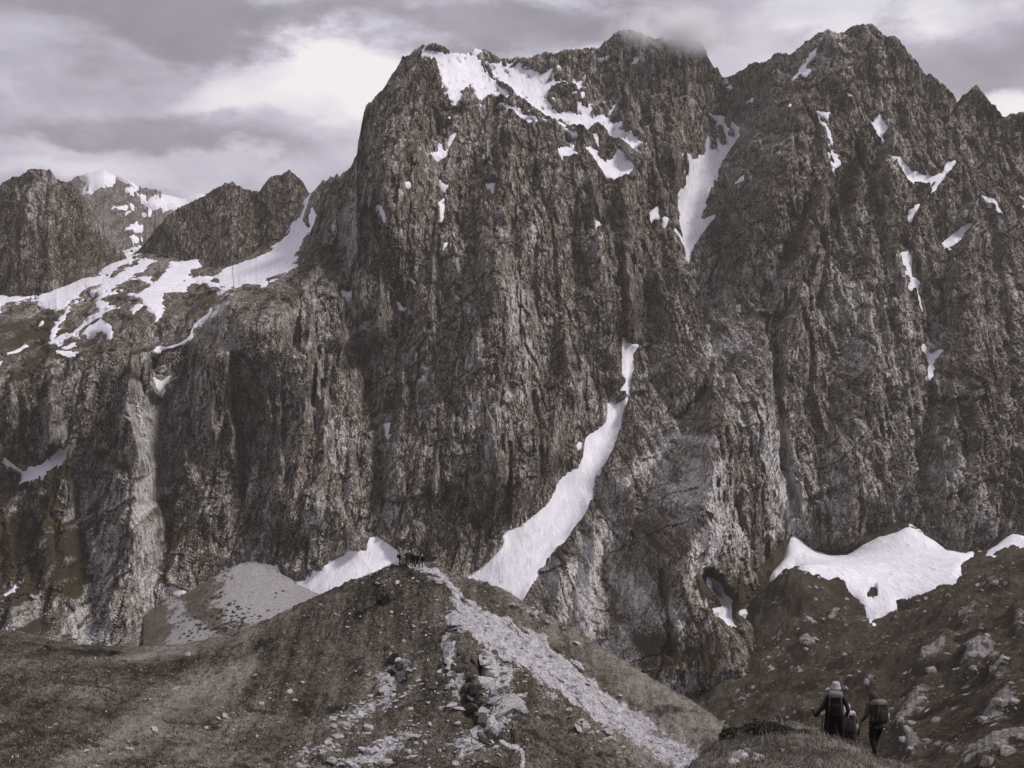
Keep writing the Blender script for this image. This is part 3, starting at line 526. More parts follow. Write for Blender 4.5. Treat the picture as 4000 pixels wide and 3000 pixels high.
# ------------------------------------------------------------------ the lower ridges behind the snowy terrace and the far snow dome
def ridge(name, prof, lean_k, py_bot, label, step, mat, relief_amp, seed, vegv, palev, snows=(), fs=1.0):
    p = np.array(prof, float); cols = np.arange(p[0, 0], p[-1, 0], step)
    tp = np.interp(cols, p[:, 0], p[:, 1]); yt = np.interp(cols, p[:, 0], p[:, 2])
    tp = tp + noise1(cols, seed, 34, 9) + noise1(cols, seed + 1, 11, 6) - np.abs(noise1(cols, seed + 2, 20, 8))
    rows = int((py_bot - tp.min()) / step); t = np.linspace(0, 1, rows)
    px = np.repeat(cols[None], rows, 0); py = tp[None] + t[:, None] * (py_bot - tp)[None]
    zt = (1500 - tp) / FPX * yt; k = (1500 - py) / FPX
    # point on the ray where y = yt - lean_k * (zt - z)
    y = (yt[None] - lean_k * zt[None]) / (1 - lean_k * k)
    x = (px - 2000) / FPX * y; z = k * y
    ln = x + 14 * fs * fbm(x / 80 / fs, z / 90 / fs, 3, seed + 3)
    rl = relief_amp * (14 * ridged(ln / 75 / fs, z / 260 / fs, 2, seed + 4) + 6 * ridged(ln / 25 / fs, z / 90 / fs, 2, seed + 6) + 2.4 * ridged(ln / 9 / fs, z / 30 / fs, 2, seed + 8) + 3.5 * fbm(x / 16 / fs, z / 16 / fs, 4, seed + 9, 0.6))
    q1, e1, t1 = facets(ln / 36 / fs, z / 80 / fs, seed + 31, 1.7); q2, e2, t2 = facets(ln / 14 / fs, z / 34 / fs, seed + 32, 1.7); q3, e3, t3 = facets(ln / 6 / fs, z / 12 / fs, seed + 33, 1.7)
    rl = 0.45 * rl + relief_amp * fs * (9 * q1 + 7 * q2 + 3.4 * q3 - 2.5 * e1 - 2.2 * e2); tn = 0.5 * t1 + 0.8 * t2 + 0.9 * t3
    ef = np.clip(t[:, None] * 20, 0, 1)
    sds = [np.max([poly_sd(px, py, q) for q in s[1]], 0) for s in snows]
    sa = np.max(sds, 0) if sds else np.full(px.shape, -60.)
    rl = (rl - 8) * (0.4 + 0.6 * ef) * (1 - 0.85 * smooth01(sa, -4, 8))
    yy = y - 0.93 * rl; zz = z + 0.25 * rl * ef
    vg = vegv + 0.25 * fbm(x / 90 / fs, z / 90 / fs, 4, seed + 11); pl = palev + 0.25 * fbm(x / 40 / fs, z / 60 / fs, 3, seed + 12)
    for (qx, qy, qr, qv) in LIT_SPOTS.get(name + str(seed), ()): pl = pl + qv * np.exp(-((px - qx) ** 2 + (py - qy) ** 2) / qr ** 2)
    X, Y, Z, A = with_back(x, yy, zz, {"veg": vg, "pale": pl, "tone": tn}, 5, 30)
    o = struct(grid_obj(name, X, Y, Z, mat, A, smooth=False), label)
    ys, zs = blur(yy, 3, 2), blur(zz, 2, 2) * ef + zz * (1 - ef); nn = 4 * fbm(x / 14 / fs, z / 10 / fs, 3, seed + 20)
    for s, sd in zip(snows, sds): snow_from("snow_patch", sd, x, ys, zs, s[0], o, 0.4, nn, fs)
    return o
LIT_SPOTS = {"mountain101": [(150, 760, 120, 0.55), (400, 900, 60, 0.6), (420, 800, 60, 0.3)]}  # lit edges of the left knob put into its rock colour
ridge("mountain", [(-320, 800, 1900), (-100, 760, 1900), (-5, 742, 1900), (8, 712, 1900), (60, 692, 1890), (120, 664, 1890), (165, 658, 1890), (195, 664, 1890), (222, 698, 1900), (270, 712, 1910), (300, 735, 1920), (340, 790, 1930), (380, 850, 1945), (410, 920, 1960), (440, 960, 1980), (500, 1010, 2000)],
      0.34, 1190, "dark craggy knob at the left edge of the picture", 5.0, M_ROCK, 0.9, 101, 0.27, -0.35)
ridge("mountain", [(500, 1010, 2030), (540, 985, 2030), (600, 905, 2030), (650, 850, 2030), (700, 812, 2030), (760, 790, 2030), (790, 770, 2020), (850, 735, 2010), (880, 718, 2010), (905, 714, 2010), (925, 728, 2010), (960, 735, 2010), (985, 748, 2010), (1008, 745, 2010), (1015, 752, 2010), (1030, 720, 2010), (1062, 690, 2010), (1095, 682, 2010), (1118, 668, 2010), (1132, 661, 2010), (1148, 678, 2010), (1165, 698, 2010), (1190, 725, 2010), (1215, 765, 2010), (1300, 860, 2010)],
      0.7, 1080, "dark twin-topped rock ridge behind the snowy terrace", 4.5, M_ROCK, 0.8, 201, 0.22, -0.40)
ridge("mountain", [(150, 800, 4200), (250, 725, 4200), (300, 692, 4200), (340, 680, 4200), (412, 668, 4200), (450, 684, 4200), (520, 718, 4200), (560, 735, 4200), (620, 745, 4200), (680, 772, 4200), (720, 780, 4200), (760, 764, 4200), (800, 755, 4200), (850, 770, 4200), (950, 840, 4200), (1300, 900, 4200)],
      1.3, 1010, "distant snow-capped dome between the two dark ridges", 4.5, M_ROCK_HAZED, 0.55, 301, 0.12, -0.05,
      [("snow cap on the top of the distant dome", [crop("A", (500,1085),(560,1072),(650,1052),(700,1062),(705,1100),(690,1135),(620,1150),(560,1170),(510,1188),(540,1130),(530,1100))]),
       ("snow streak along the crest right of the distant dome", [crop("A", (730,1085),(800,1118),(835,1150),(800,1130),(760,1110))]),
       (None, [crop("A", (775,1170),(800,1155),(832,1168),(820,1200),(795,1192))]),
       ("snow sheet on the saddle right of the distant dome", [crop("A", (840,1190),(870,1200),(905,1250),(940,1212),(1010,1210),(1110,1225),(1250,1200),(1280,1230),(1110,1292),(990,1278),(925,1275),(880,1235))]),
       (None, [crop("A", (710,1285),(760,1280),(810,1270),(790,1310),(750,1300))]), (None, [crop("A", (785,1410),(830,1380),(872,1395),(860,1422),(810,1420))]), (None, [crop("A", (810,1460),(860,1475),(840,1495))]), (None, [crop("A", (890,1315),(915,1290),(910,1315))])], 2.4)

# ------------------------------------------------------------------ valley side on the right with the snow cone
def hf_fit(ctrl, reg=1e-6):
    P = np.array([unproj(*c) for c in ctrl]); return tps_fit(P[:, :2], P[:, 2], reg)
VC = [(3090, 2095, 1285), (3180, 2160, 1285), (3280, 2176, 1285), (3400, 2120, 1285), (3560, 2064, 1285), (3650, 2120, 1280), (3730, 2176, 1275), (3800, 2170, 1270), (3950, 2085, 1260), (4150, 2150, 1250), (4350, 2200, 1230),
  (3008, 2262, 1190), (3110, 2216, 1130), (3200, 2232, 1120), (3280, 2275, 1110), (3350, 2350, 1085), (3395, 2445, 1050), (3430, 2390, 1060), (3500, 2340, 1080), (3600, 2330, 1070), (3740, 2290, 1080), (3760, 2220, 1140), (3450, 2220, 1180), (3550, 2220, 1180),
  (3130, 2300, 1060), (3130, 2420, 1000), (3250, 2480, 960), (3050, 2420, 1040), (2950, 2480, 1030), (2850, 2450, 1130), (2860, 2560, 1040), (3000, 2650, 860), (3150, 2620, 850), (2800, 2700, 900), (2900, 2800, 740), (3000, 2950, 560),
  (3300, 2600, 820), (3450, 2500, 880), (3600, 2420, 850), (3800, 2300, 930), (4000, 2200, 960), (4200, 2250, 850), (3700, 2550, 640), (3500, 2700, 600), (3300, 2800, 560), (3950, 2450, 640), (4200, 2500, 560), (3850, 2650, 430), (4050, 2750, 330), (3700, 2800, 380), (3550, 2950, 320), (3800, 2950, 270), (4000, 2990, 220), (3300, 3000, 400), (4300, 3000, 190),
  (2400, 2900, 900), (2000, 2700, 1050), (1500, 2600, 1100), (2600, 3100, 600)]
FIT_V = hf_fit(VC)
vc = np.linspace(2250, 4340, 520)
vy = 185 * (1345 / 185) ** np.linspace(0, 1, 430) ** 0.9
VPX, VYY = np.meshgrid(vc, vy); VXX = (VPX - 2000) / FPX * VYY
VZ = tps_eval(FIT_V, VXX, VYY)
def vproj(x, y, z): return 2000 + FPX * x / y, 1500 - FPX * z / y
VPX, VPY = vproj(VXX, VYY, VZ)
VSD = [np.max([poly_sd(VPX, VPY, p) for p in s[2]], 0) for s in SNOW_V]; vs_all = np.max(VSD, 0)
vcalm = 1 - 0.9 * smooth01(vs_all, -4, 10)
nearv = np.clip(VYY / 700, 0.25, 1)
vrel = (11 * fbm(VXX / 60, VYY / 60, 4, 401) + 3.6 * fbm(VXX / 12, VYY / 12, 4, 405, 0.6) * 1.0) * nearv
hole = poly_sd(VPX, VPY, crop("I", (1240,600),(1265,555),(1300,550),(1305,600),(1280,620),(1260,615)))
vbare = np.zeros(VXX.shape); vscree = np.zeros(VXX.shape)
def vblob(x, y, rx, ry, a, amp_):
    c, n_ = math.cos(math.radians(a)), math.sin(math.radians(a)); dx, dy = VPX - x, VPY - y
    return amp_ * np.exp(-((c * dx + n_ * dy) / rx) ** 2 - ((-n_ * dx + c * dy) / ry) ** 2)
for b in ((3820, 2570, 90, 50, -40, 0.9), (3900, 2630, 60, 60, 0, 0.6), (3650, 2560, 110, 30, -38, 0.75), (3780, 2420, 60, 36, -30, 0.7), (3870, 2290, 40, 16, 0, 0.7), (3550, 2770, 120, 36, -48, 0.75), (3900, 2790, 130, 40, -35, 0.7), (3560, 2920, 40, 40, 0, 0.8), (3520, 2860, 40, 30, 0, 0.7), (3900, 2960, 180, 40, -20, 0.9), (3250, 2430, 36, 16, -20, 0.8), (3155, 2510, 34, 26, 0, 0.8), (3700, 2960, 60, 30, 0, 0.6), (3330, 2655, 20, 20, 0, 0.8), (3400, 2680, 40, 26, 0, 0.6), (3980, 2440, 30, 60, 0, 0.6)): vbare = np.maximum(vbare, vblob(*b))
for pts, wd, am in ((((3020, 2300), (3045, 2370), (3040, 2500), (3080, 2590)), 10, 0.8), (((2860, 2470), (2950, 2560), (3060, 2650)), 14, 0.7), (((3040, 2530), (3120, 2640)), 14, 0.8), (((2850, 2800), (2930, 2690)), 26, 0.8), (((3130, 2690), (3210, 2620)), 10, 0.7), (((3270, 2550), (3280, 2590)), 8, 0.8), (((3290, 2300), (3350, 2370), (3390, 2430)), 26, 0.35), (((3110, 2220), (3240, 2270)), 20, 0.3), (((3770, 2260), (3980, 2150)), 26, 0.5), (((3800, 2440), (3990, 2380)), 20, 0.45)):
    d, _ = line_dist(VPX + 12 * fbm(VXX / 15, VYY / 20, 3, 433), VPY, pts); vscree = np.maximum(vscree, 0.62 * am * np.exp(-(d / (1.5 * wd)) ** 2) * (0.6 + 0.9 * np.clip(fbm(VXX / 12, VYY / 25, 3, 435) + 0.35, 0, 1)))
bump_rock = ridged(VXX / 14 / nearv, VYY / 14 / nearv, 4, 411, 0.6) * 3.0 * nearv
VZF = VZ + vrel * vcalm + vbare * (3 + bump_rock) * vcalm
terrain = struct(grid_obj("terrain", VXX, VYY, VZF, M_VALLEY, {"scree": vscree, "bare": vbare, "straw": 0.15 * fbm(VXX / 80, VYY / 80, 3, 415), "shrub": smooth01(fbm(VXX / 40, VYY / 40, 4, 417, 0.6), 0.15, 0.5) * 0.7}), "dark boulder-strewn valley side below the right cliff")
vwob = 5 * fbm(VXX / 12, VYY / 20, 3, 421, 0.6)
for (lab, ro, polys), s in zip(SNOW_V, VSD):
    s2 = np.where(hole > -3, -20, s) if "fan" in lab else s
    vzs = blur(VZ + vrel * vcalm, 2, 2)
    snow_from("snow_patch", s2, VXX, VYY, vzs, lab, terrain, ro, vwob, 1.6, True)

# wide ground far below and all round, out to the horizon
gx, gy_ = np.meshgrid(np.linspace(-6000, 6000, 61), np.linspace(-6000, 6000, 61))
gz = -420 + 30 * fbm(gx / 2500, gy_ / 2500, 3, 3)
z0 = np.zeros(gx.shape)
struct(grid_obj("ground", gx, gy_, gz, M_VALLEY, {"scree": z0, "bare": z0, "straw": z0, "shrub": z0}), "wide valley ground reaching to the horizon")

# ------------------------------------------------------------------ grey scree cone at the foot of the wall
def cone_hf():
    ap = unproj(950, 2205, 1215); cc = np.linspace(560, 1480, 230); cy = np.linspace(1020, 1240, 150)
    p, y = np.meshgrid(cc, cy); x = (p - 2000) / FPX * y
    CC = [(950, 2212, 1215), (1080, 2240, 1205), (1180, 2300, 1190), (1280, 2335, 1170), (1420, 2400, 1130), (860, 2245, 1205), (780, 2310, 1190), (700, 2340, 1190), (640, 2350, 1190), (560, 2420, 1180), (950, 2350, 1150), (1050, 2450, 1100), (850, 2400, 1120), (780, 2500, 1090), (900, 2550, 1060), (1150, 2450, 1110), (690, 2480, 1110), (600, 2560, 1090), (950, 2700, 1000), (700, 2700, 1010), (1300, 2560, 1050)]
    f = hf_fit(CC); z = tps_eval(f, x, y)
    ys = np.interp(p, [560, 700, 860, 950, 1080, 1180, 1280, 1420, 1480], [1185, 1195, 1208, 1222, 1210, 1195, 1174, 1134, 1110])
    z = z - 1.3 * np.maximum(0, y - ys)
    return p, x, y, z, f
cp, cx_, cy_, cz_, FIT_C = cone_hf()
cpx, cpy = vproj(cx_, cy_, cz_)
cwb = 60 * fbm(cx_ / 30, cy_ / 30, 4, 505, 0.6)
c_sc = 0.75 * smooth01(poly_sd(cpx + cwb, cpy + 0.5 * cwb, [(860, 2260), (940, 2205), (1060, 2230), (1180, 2300), (1290, 2340), (1290, 2400), (1100, 2440), (960, 2420), (900, 2440), (860, 2350)]), -55, 35)
c_sc = np.maximum(c_sc, 0.7 * smooth01(poly_sd(cpx + cwb, cpy, [(680, 2320), (720, 2400), (860, 2490), (840, 2540), (680, 2540)]), -30, 25))
scree_cone = struct(grid_obj("scree_slope", cx_, cy_, cz_ + 1.2 * fbm(cx_ / 14, cy_ / 14, 4, 501), ground_material("scree_debris", 2.6, turf0=(0.05, 0.04, 0.03), turf1=(0.12, 0.10, 0.08), stone0=(0.25, 0.235, 0.23), stone1=(0.46, 0.44, 0.45)),
   {"scree": 0.35 + 0.6 * c_sc, "bare": c_sc * 0, "straw": c_sc * 0, "shrub": c_sc * 0}), "grey scree cone at the foot of the wall")

# ------------------------------------------------------------------ the grassy summit hill with the path
HC = [(-250, 2440, 163), (0, 2470, 165), (200, 2518, 168), (450, 2542, 170), (700, 2538, 172), (900, 2488, 168), (1100, 2400, 162), (1250, 2322, 158), (1400, 2262, 154), (1500, 2220, 151), (1580, 2204, 150), (1680, 2220, 149), (1800, 2256, 148), (2000, 2335, 146), (2200, 2456, 143), (2400, 2578, 140), (2600, 2703, 136), (2800, 2828, 132), (2950, 2925, 128)]
back = []
for a, b, c in HC:
    p = unproj(a, b, c)
    for dy, dz in ((12, 7.5), (30, 24), (70, 62)): back.append((p[0] * (1 + dy / c) + (0.25 * dy if a > 1600 else 0), p[1] + dy, p[2] - dz))
HI = [(450, 2562, 154), (700, 2560, 156), (200, 2540, 152), (900, 2515, 154), (0, 2505, 149), (-250, 2480, 147), (1100, 2440, 151), (700, 2620, 148), (400, 2620, 144), (2900, 2905, 124), (300, 2700, 130), (300, 3000, 95), (-200, 2700, 122), (0, 2700, 125), (0, 3000, 90), (-250, 3000, 88), (700, 2750, 134), (700, 3000, 105), (1000, 2650, 141), (1000, 3000, 113), (1200, 2500, 146), (1300, 2800, 127), (1300, 3000, 113), (1500, 2400, 143), (1550, 2600, 137), (1600, 2900, 118.5),
  (1700, 2350, 143), (1800, 2480, 137), (1850, 2600, 131), (1900, 2750, 123), (1960, 2860, 117), (2000, 2912, 115), (2030, 3000, 108), (2000, 2500, 138), (2200, 2600, 136.5), (2200, 2800, 128), (2300, 3000, 116), (2500, 2800, 132), (2500, 3000, 120), (2700, 2950, 124), (2750, 3060, 118), (3000, 3100, 120), (1000, 3300, 85), (2000, 3400, 82), (0, 3400, 65), (2700, 3500, 80)]
Hp = np.array([unproj(*c) for c in HC + HI] + [list(b) for b in back])
FIT_H = tps_fit(Hp[:, :2], Hp[:, 2], 1e-6)
hpx = np.linspace(-300, 3150, 900); hy = np.concatenate([np.linspace(78, 155, 430), np.linspace(155.4, 215, 90)])
HPX, HY = np.meshgrid(hpx, hy); HX = (HPX - 2000) / FPX * HY
HZ0 = tps_eval(FIT_H, HX, HY)
_, HPY = vproj(HX, HY, HZ0)
front = smooth01(HY, 175, 150)
SCREE = [(1640, 2216), (1700, 2242), (1768, 2323), (1743, 2431), (1857, 2482), (1907, 2538), (2059, 2621), (2249, 2741), (2439, 2868), (2629, 2994), (2900, 3150), (2980, 3100), (2699, 2937), (2502, 2798), (2376, 2722), (2249, 2621), (2141, 2551), (2116, 2488), (1983, 2425), (1825, 2361), (1760, 2280), (1700, 2236)]
wob_h = 38 * fbm(HX / 3.2, HY / 4.5, 5, 601, 0.68)
h_scree = smooth01(poly_sd(HPX + wob_h, HPY, SCREE), -42, 20) * (1 - 0.50 * smooth01(fbm((HX - 0.8 * HY) / 9.0, (HY + HX) / 1.1, 4, 605, 0.6), 0.12, 0.45))
def hblob(x, y, rx, ry, a, amp_):
    c, n_ = math.cos(math.radians(a)), math.sin(math.radians(a)); dx, dy = HPX + wob_h - x, HPY - y
    return amp_ * np.exp(-((c * dx + n_ * dy) / rx) ** 2 - ((-n_ * dx + c * dy) / ry) ** 2)
h_bare = np.zeros(HX.shape)
for b in ((1900, 2610, 70, 60, 0, 0.9), (1960, 2680, 90, 60, -30, 0.9), (1980, 2780, 80, 40, -10, 1.0), (1930, 2830, 80, 40, -30, 0.9), (1800, 2500, 60, 40, 0, 0.5), (1850, 2900, 120, 60, -40, 0.75), (1560, 2600, 60, 40, 30, 0.8), (1500, 2690, 60, 70, -45, 0.7), (1420, 2800, 240, 60, -30, 0.6), (1480, 2950, 200, 50, -30, 0.8), (1250, 2960, 160, 40, -28, 0.55), (1720, 2290, 60, 24, 20, 0.7), (1560, 2300, 180, 40, 10, 0.42), (1660, 2450, 90, 100, 0, 0.35), (1400, 2450, 130, 60, -20, 0.35), (1750, 2560, 40, 90, 10, 0.7), (1780, 2680, 50, 90, 10, 0.6), (2160, 2720, 160, 50, 35, 0.5), (2350, 2900, 200, 40, 37, 0.45), (900, 2800, 120, 30, -20, 0.3), (1100, 2700, 160, 30, -20, 0.3), (2060, 2400, 120, 24, 28, 0.45), (2250, 2500, 160, 20, 30, 0.30)): h_bare = np.maximum(h_bare, hblob(*b))
# the darker clefts in the outcrops
cleft = np.zeros(HX.shape)
for b in ((1862, 2640, 40, 90, 12, 1.0), (1545, 2620, 42, 50, 0, 0.9), (1850, 2820, 50, 36, -35, 0.9), (1500, 2345, 40, 24, 0, 0.7), (1830, 2740, 40, 60, 10, 0.8), (1900, 2870, 40, 26, 0, 0.8), (1960, 2980, 90, 20, 0, 0.6), (2150, 2545, 16, 40, -30, 0.4)): cleft = np.maximum(cleft, hblob(*b))
strata = ridged((HX + 0.5 * HY) / 5.0, (HY - 0.7 * HX) / 1.3, 3, 611, 0.6)
tuss = fbm(HX / 0.9, HY / 1.3, 3, 617, 0.65)
HZ = HZ0 + 0.75 * fbm(HX / 7, HY / 7, 4, 603, 0.5) * front + 0.30 * tuss * (1 - 0.6 * h_scree) + h_bare * (0.35 * strata + 0.5 * ridged(HX / 2.6, HY / 3.4, 3, 613, 0.6)) + 0.10 * h_scree * ridged(HX / 0.9, HY / 1.4, 2, 615) - 2.0 * smooth01(cleft, 0.15, 0.85)
PATH = [(2040, 3000), (2045, 2960), (2035, 2920), (2000, 2905), (1960, 2900)]
dpath, _ = line_dist(HPX, HPY, PATH); h_path = np.exp(-(dpath / 9) ** 2)
PATH2 = [(1600, 2208), (1650, 2216), (1700, 2240), (1760, 2290), (1800, 2350)]
dp2, _ = line_dist(HPX, HPY, PATH2); h_path = np.maximum(h_path, np.exp(-(dp2 / 9) ** 2))
straw = 0.4 * fbm(HX / 12, HY / 9, 4, 621) + 0.75 * fbm(HX / 1.8, HY / 20, 4, 623, 0.6)
for pts, wd, am in ((((1000, 2600), (750, 2700), (500, 2850), (250, 3010)), 45, 1.1), (((900, 2720), (600, 2880), (380, 3000)), 40, 0.7), (((1000, 2780), (700, 2960)), 40, 0.55), (((2000, 2350), (2600, 2720), (2900, 2920)), 60, 0.5), (((500, 2560), (760, 2540), (1000, 2450)), 30, 0.5)):
    d, _ = line_dist(HPX + wob_h * 0.6, HPY, pts); straw = straw + am * np.exp(-(d / wd) ** 2)
straw = straw + 0.5 * smooth01(HPX, 2250, 2500) - 0.25 * smooth01(HPX, 700, 0)
shr_shade = np.clip(smooth01(fbm(HX / 5, HY / 3.2, 4, 625, 0.6), 0.22, 0.6) * 0.8 + hblob(330, 2545, 190, 18, 0, 0.9) + hblob(2220, 2610, 120, 10, 37, 0.8) + hblob(2170, 2560, 30, 24, 30, 0.8) + 0.8 * cleft, 0, 1) * (1 - h_scree)  # shrub patches, plus shade in the clefts painted as darker turf
hill = struct(grid_obj("hill", HX, HY, HZ, M_HILL, {"scree": np.clip(np.maximum(h_scree * 0.95, h_path * 1.1), 0, 1), "bare": h_bare, "straw": straw, "shrub": shr_shade}), "grassy summit hill with a pale scree strip and rocky crest")

# ------------------------------------------------------------------ the near knoll on which the hikers walk
KC = [(2650, 3060, 26), (2720, 2990, 27), (2800, 2912, 28), (2870, 2845, 29), (2950, 2824, 29.5), (3080, 2828, 29), (3190, 2868, 28.5), (3000, 2965, 24), (3100, 2908, 25), (3200, 2897, 25.5), (3300, 2915, 25.6), (3380, 2938, 26), (3450, 2974, 26.3), (3530, 3010, 26), (3600, 3080, 25), (2900, 2900, 27), (3000, 2890, 27.4), (2800, 3000, 24), (3200, 2990, 21.5), (3000, 3050, 21), (3400, 3050, 22)]
Kp = [unproj(*c) for c in KC]
Kp += [np.array(v) for v in ((6.3 + 1.35, 29.2, -9.05), (7.9, 29.4, -9.1), (9.3, 31.6, -9.95), (9.9, 31.8, -9.98), (8.8, 31.5, -9.85), (10.4, 36, -11.6), (9.8, 36.5, -11.7), (11, 34, -11.0), (9.0, 34, -10.8), (7.5, 33, -10.9), (6.2, 33, -11.2), (5.2, 32, -11.4), (4.2, 30.5, -10.6), (3.2, 28.5, -10.2),
      (0, 0, -1.75), (-4, 0, -2.3), (4, 0, -1.7), (0, 8, -3.4), (5, 8, -3.2), (-5, 8, -4.2), (2, 16, -5.9), (8, 16, -5.6), (-3, 16, -7.2), (13, 16, -7.0), (-2, 26, -13), (1, 34, -16), (16, 26, -12), (17, 36, -18), (12, 42, -16), (5, 42, -19), (0, 45, -24), (18, 46, -24), (0, -10, 0), (-8, -8, -0.5), (8, -8, -0.5))]
Kp = np.array(Kp); FIT_K = tps_fit(Kp[:, :2], Kp[:, 2], 1e-6)
def knoll_z(x, y): return tps_eval(FIT_K, np.atleast_1d(np.asarray(x, float)), np.atleast_1d(np.asarray(y, float)))
kx, ky = np.meshgrid(np.linspace(-6, 19, 300), np.concatenate([np.linspace(-8, 18, 60), np.linspace(18.15, 44, 240)]))
kz0 = tps_eval(FIT_K, kx, ky)
KPX, KPY = vproj(kx, np.maximum(ky, 1), kz0)
kz = kz0 + 0.20 * fbm(kx / 1.3, ky / 1.3, 5, 701, 0.62) * smooth01(ky, 4, 14)
k_shr = np.exp(-((KPX - 2950) / 130) ** 2 - ((KPY - 2870) / 45) ** 2) + 0.6 * np.exp(-((KPX - 3150) / 160) ** 2 - ((KPY - 2960) / 40) ** 2)
k_bare = np.exp(-((KPX - 2890) / 40) ** 2 - ((KPY - 2960) / 30) ** 2) + np.exp(-((KPX - 2960) / 40) ** 2 - ((KPY - 2975) / 16) ** 2)
knoll = struct(grid_obj("knoll", kx, ky, kz, M_KNOLL, {"scree": kx * 0, "bare": k_bare, "straw": 0.35 + 0.4 * fbm(kx / 2, ky / 2, 3, 705), "shrub": np.clip(k_shr, 0, 1) * 0.8}), "near grassy knoll under the hikers")

# ------------------------------------------------------------------ stones, grass and shrubs
import bmesh
def plain_mat(name, col, rough=0.9, var=0.25, scale=3.0, bump=0.0, dist=0.05):
    m, gr = new_mat(name)
    pos = gr.n("ShaderNodeTexCoord").outputs["Object"]
    n = gr.noise(pos, scale, 4, 0.65)
    c = gr.mix(n, tuple(x * (1 - var) for x in col), tuple(min(1, x * (1 + var)) for x in col))
    finish(gr, c, rough, n if bump else None, 0.15, bump, dist)
    return m
def stone_mat(name, s):
    m, gr = new_mat(name)
    pos = gr.n("ShaderNodeNewGeometry").outputs["Position"]
    a = gr.noise(pos, 2.2 / s, 4, 0.7, 0.4); b = gr.noise(gr.vmath("MULTIPLY", pos, (1, 1, 3)).outputs[0], 0.9 / s, 3, 0.6)
    t = gr.math("ADD", gr.math("MULTIPLY", a, 0.6), gr.math("MULTIPLY", b, 0.5))
    col = gr.ramp(t, ((0.36, (0.12, 0.105, 0.092)), (0.50, (0.40, 0.38, 0.385)), (0.68, (0.70, 0.68, 0.72))))
    col = gr.mix(1.0, col, (0.50, 0.475, 0.45) if s > 1 else (0.70, 0.69, 0.685), "MULTIPLY")
    finish(gr, col, 0.9, t, 0.15, 0.7, 0.15 * s)
    return m
M_STONE = stone_mat("pale_stone", 0.35); M_BOULDER = stone_mat("pale_boulder", 1.6)
def stone_mesh(name, seed, sx, sy, sz, mat, n=15):
    r = random.Random(seed); bm = bmesh.new()
    for _ in range(n):
        v = Vector((r.gauss(0, 1), r.gauss(0, 1), r.gauss(0, 1))).normalized()
        k = max(abs(v.x), abs(v.y), abs(v.z)); v = v * (0.5 + 0.5 / k) * r.uniform(0.75, 1.0)
        bm.verts.new((v.x * sx * 0.5, v.y * sy * 0.5, v.z * sz * 0.5))
    res = bmesh.ops.convex_hull(bm, input=bm.verts)
    junk = list({e for e in res["geom_interior"] + res["geom_unused"] if isinstance(e, bmesh.types.BMVert) and e.is_valid})
    bmesh.ops.delete(bm, geom=junk, context="VERTS")
    me = bpy.data.meshes.new(name); bm.to_mesh(me); bm.free(); me.materials.append(mat); return me
SLABS = [stone_mesh("stone", i, 1.0 + 0.3 * (i % 3), 0.9, 0.30 + 0.12 * (i % 4), M_STONE) for i in range(8)]
BOULD = [stone_mesh("boulder", 40 + i, 1.0, 0.85 + 0.1 * (i % 3), 0.65 + 0.12 * (i % 3), M_BOULDER, 18) for i in range(8)]
def mesh_np(me):
    v = np.empty(len(me.vertices) * 3, np.float32); me.vertices.foreach_get("co", v); me.calc_loop_triangles()
    t = np.empty(len(me.loop_triangles) * 3, np.int32); me.loop_triangles.foreach_get("vertices", t)
    return v.reshape(-1, 3), t.reshape(-1, 3)
def euler_m(rx, ry, rz): return np.array(Matrix.Rotation(rz, 3, "Z") @ Matrix.Rotation(ry, 3, "Y") @ Matrix.Rotation(rx, 3, "X"))
def scatter_joined(name, meshes, P, S, seed, mat, parent, tilt=0.5, pitch=None):
    r = random.Random(seed); src = [mesh_np(m) for m in meshes]; VV, TT, off = [], [], 0
    for p, s in zip(P, S):
        v, t = r.choice(src); R = euler_m(r.uniform(-tilt, tilt), r.uniform(-tilt, tilt), r.uniform(0, 6.28))
        VV.append((v * s) @ R.T + p); TT.append(t + off); off += len(v)
    o = mesh_obj(name, np.vstack(VV), np.vstack(TT), mat, None, parent, smooth=False); o["kind"] = "stuff"; return o
def stone_objs(name, meshes, P, S, seed, parent, tilt=0.5):
    r = random.Random(seed)
    for p, s in zip(P, S):
        o = bpy.data.objects.new(name, r.choice(meshes)); COL.objects.link(o); o.parent = parent
        o.location = tuple(p); o.scale = (s * r.uniform(0.8, 1.3), s, s * r.uniform(0.8, 1.2)); o.rotation_euler = (r.uniform(-tilt, tilt), r.uniform(-tilt, tilt), r.uniform(0, 6.28))
def pick(weight, n, seed):
    r = np.random.default_rng(seed); wgt = weight.ravel() / weight.sum()
    return r.choice(weight.size, n, p=wgt)
# stones on the hill: the 300 that show largest are parts, the rest is rubble
vis = (HY < 152) & (HPX > -100) & (HPX < 3000) & (HPY < 3060)
wst = vis * (0.015 + 0.16 * np.exp(-((HPX - 1640) / 360) ** 2) + 1.6 * np.clip(h_bare, 0, 1) ** 1.5 + 0.9 * h_scree + 0.12 * smooth01(fbm(HX / 4, HY / 4, 3, 801), 0.1, 0.5)) * (1 - 0.9 * np.clip(h_path, 0, 1))
def hill_pts(idx): return np.stack([HX.ravel()[idx], HY.ravel()[idx], HZ.ravel()[idx]], -1)
idx = pick(wst, 7000, 802); P = hill_pts(idx)
r_ = np.random.default_rng(803); S = np.where(h_scree.ravel()[idx] > 0.5, 0.55, 1.0) * (0.09 + 0.36 * r_.random(len(P)) ** 5)
scatter_joined("rubble", SLABS, P + [0, 0, 0.03], S, 804, M_STONE, hill)
idx = pick(vis * (np.clip(h_bare, 0, 1) ** 1.2 + 0.12 * h_scree + 0.006), 252, 805); P = hill_pts(idx)
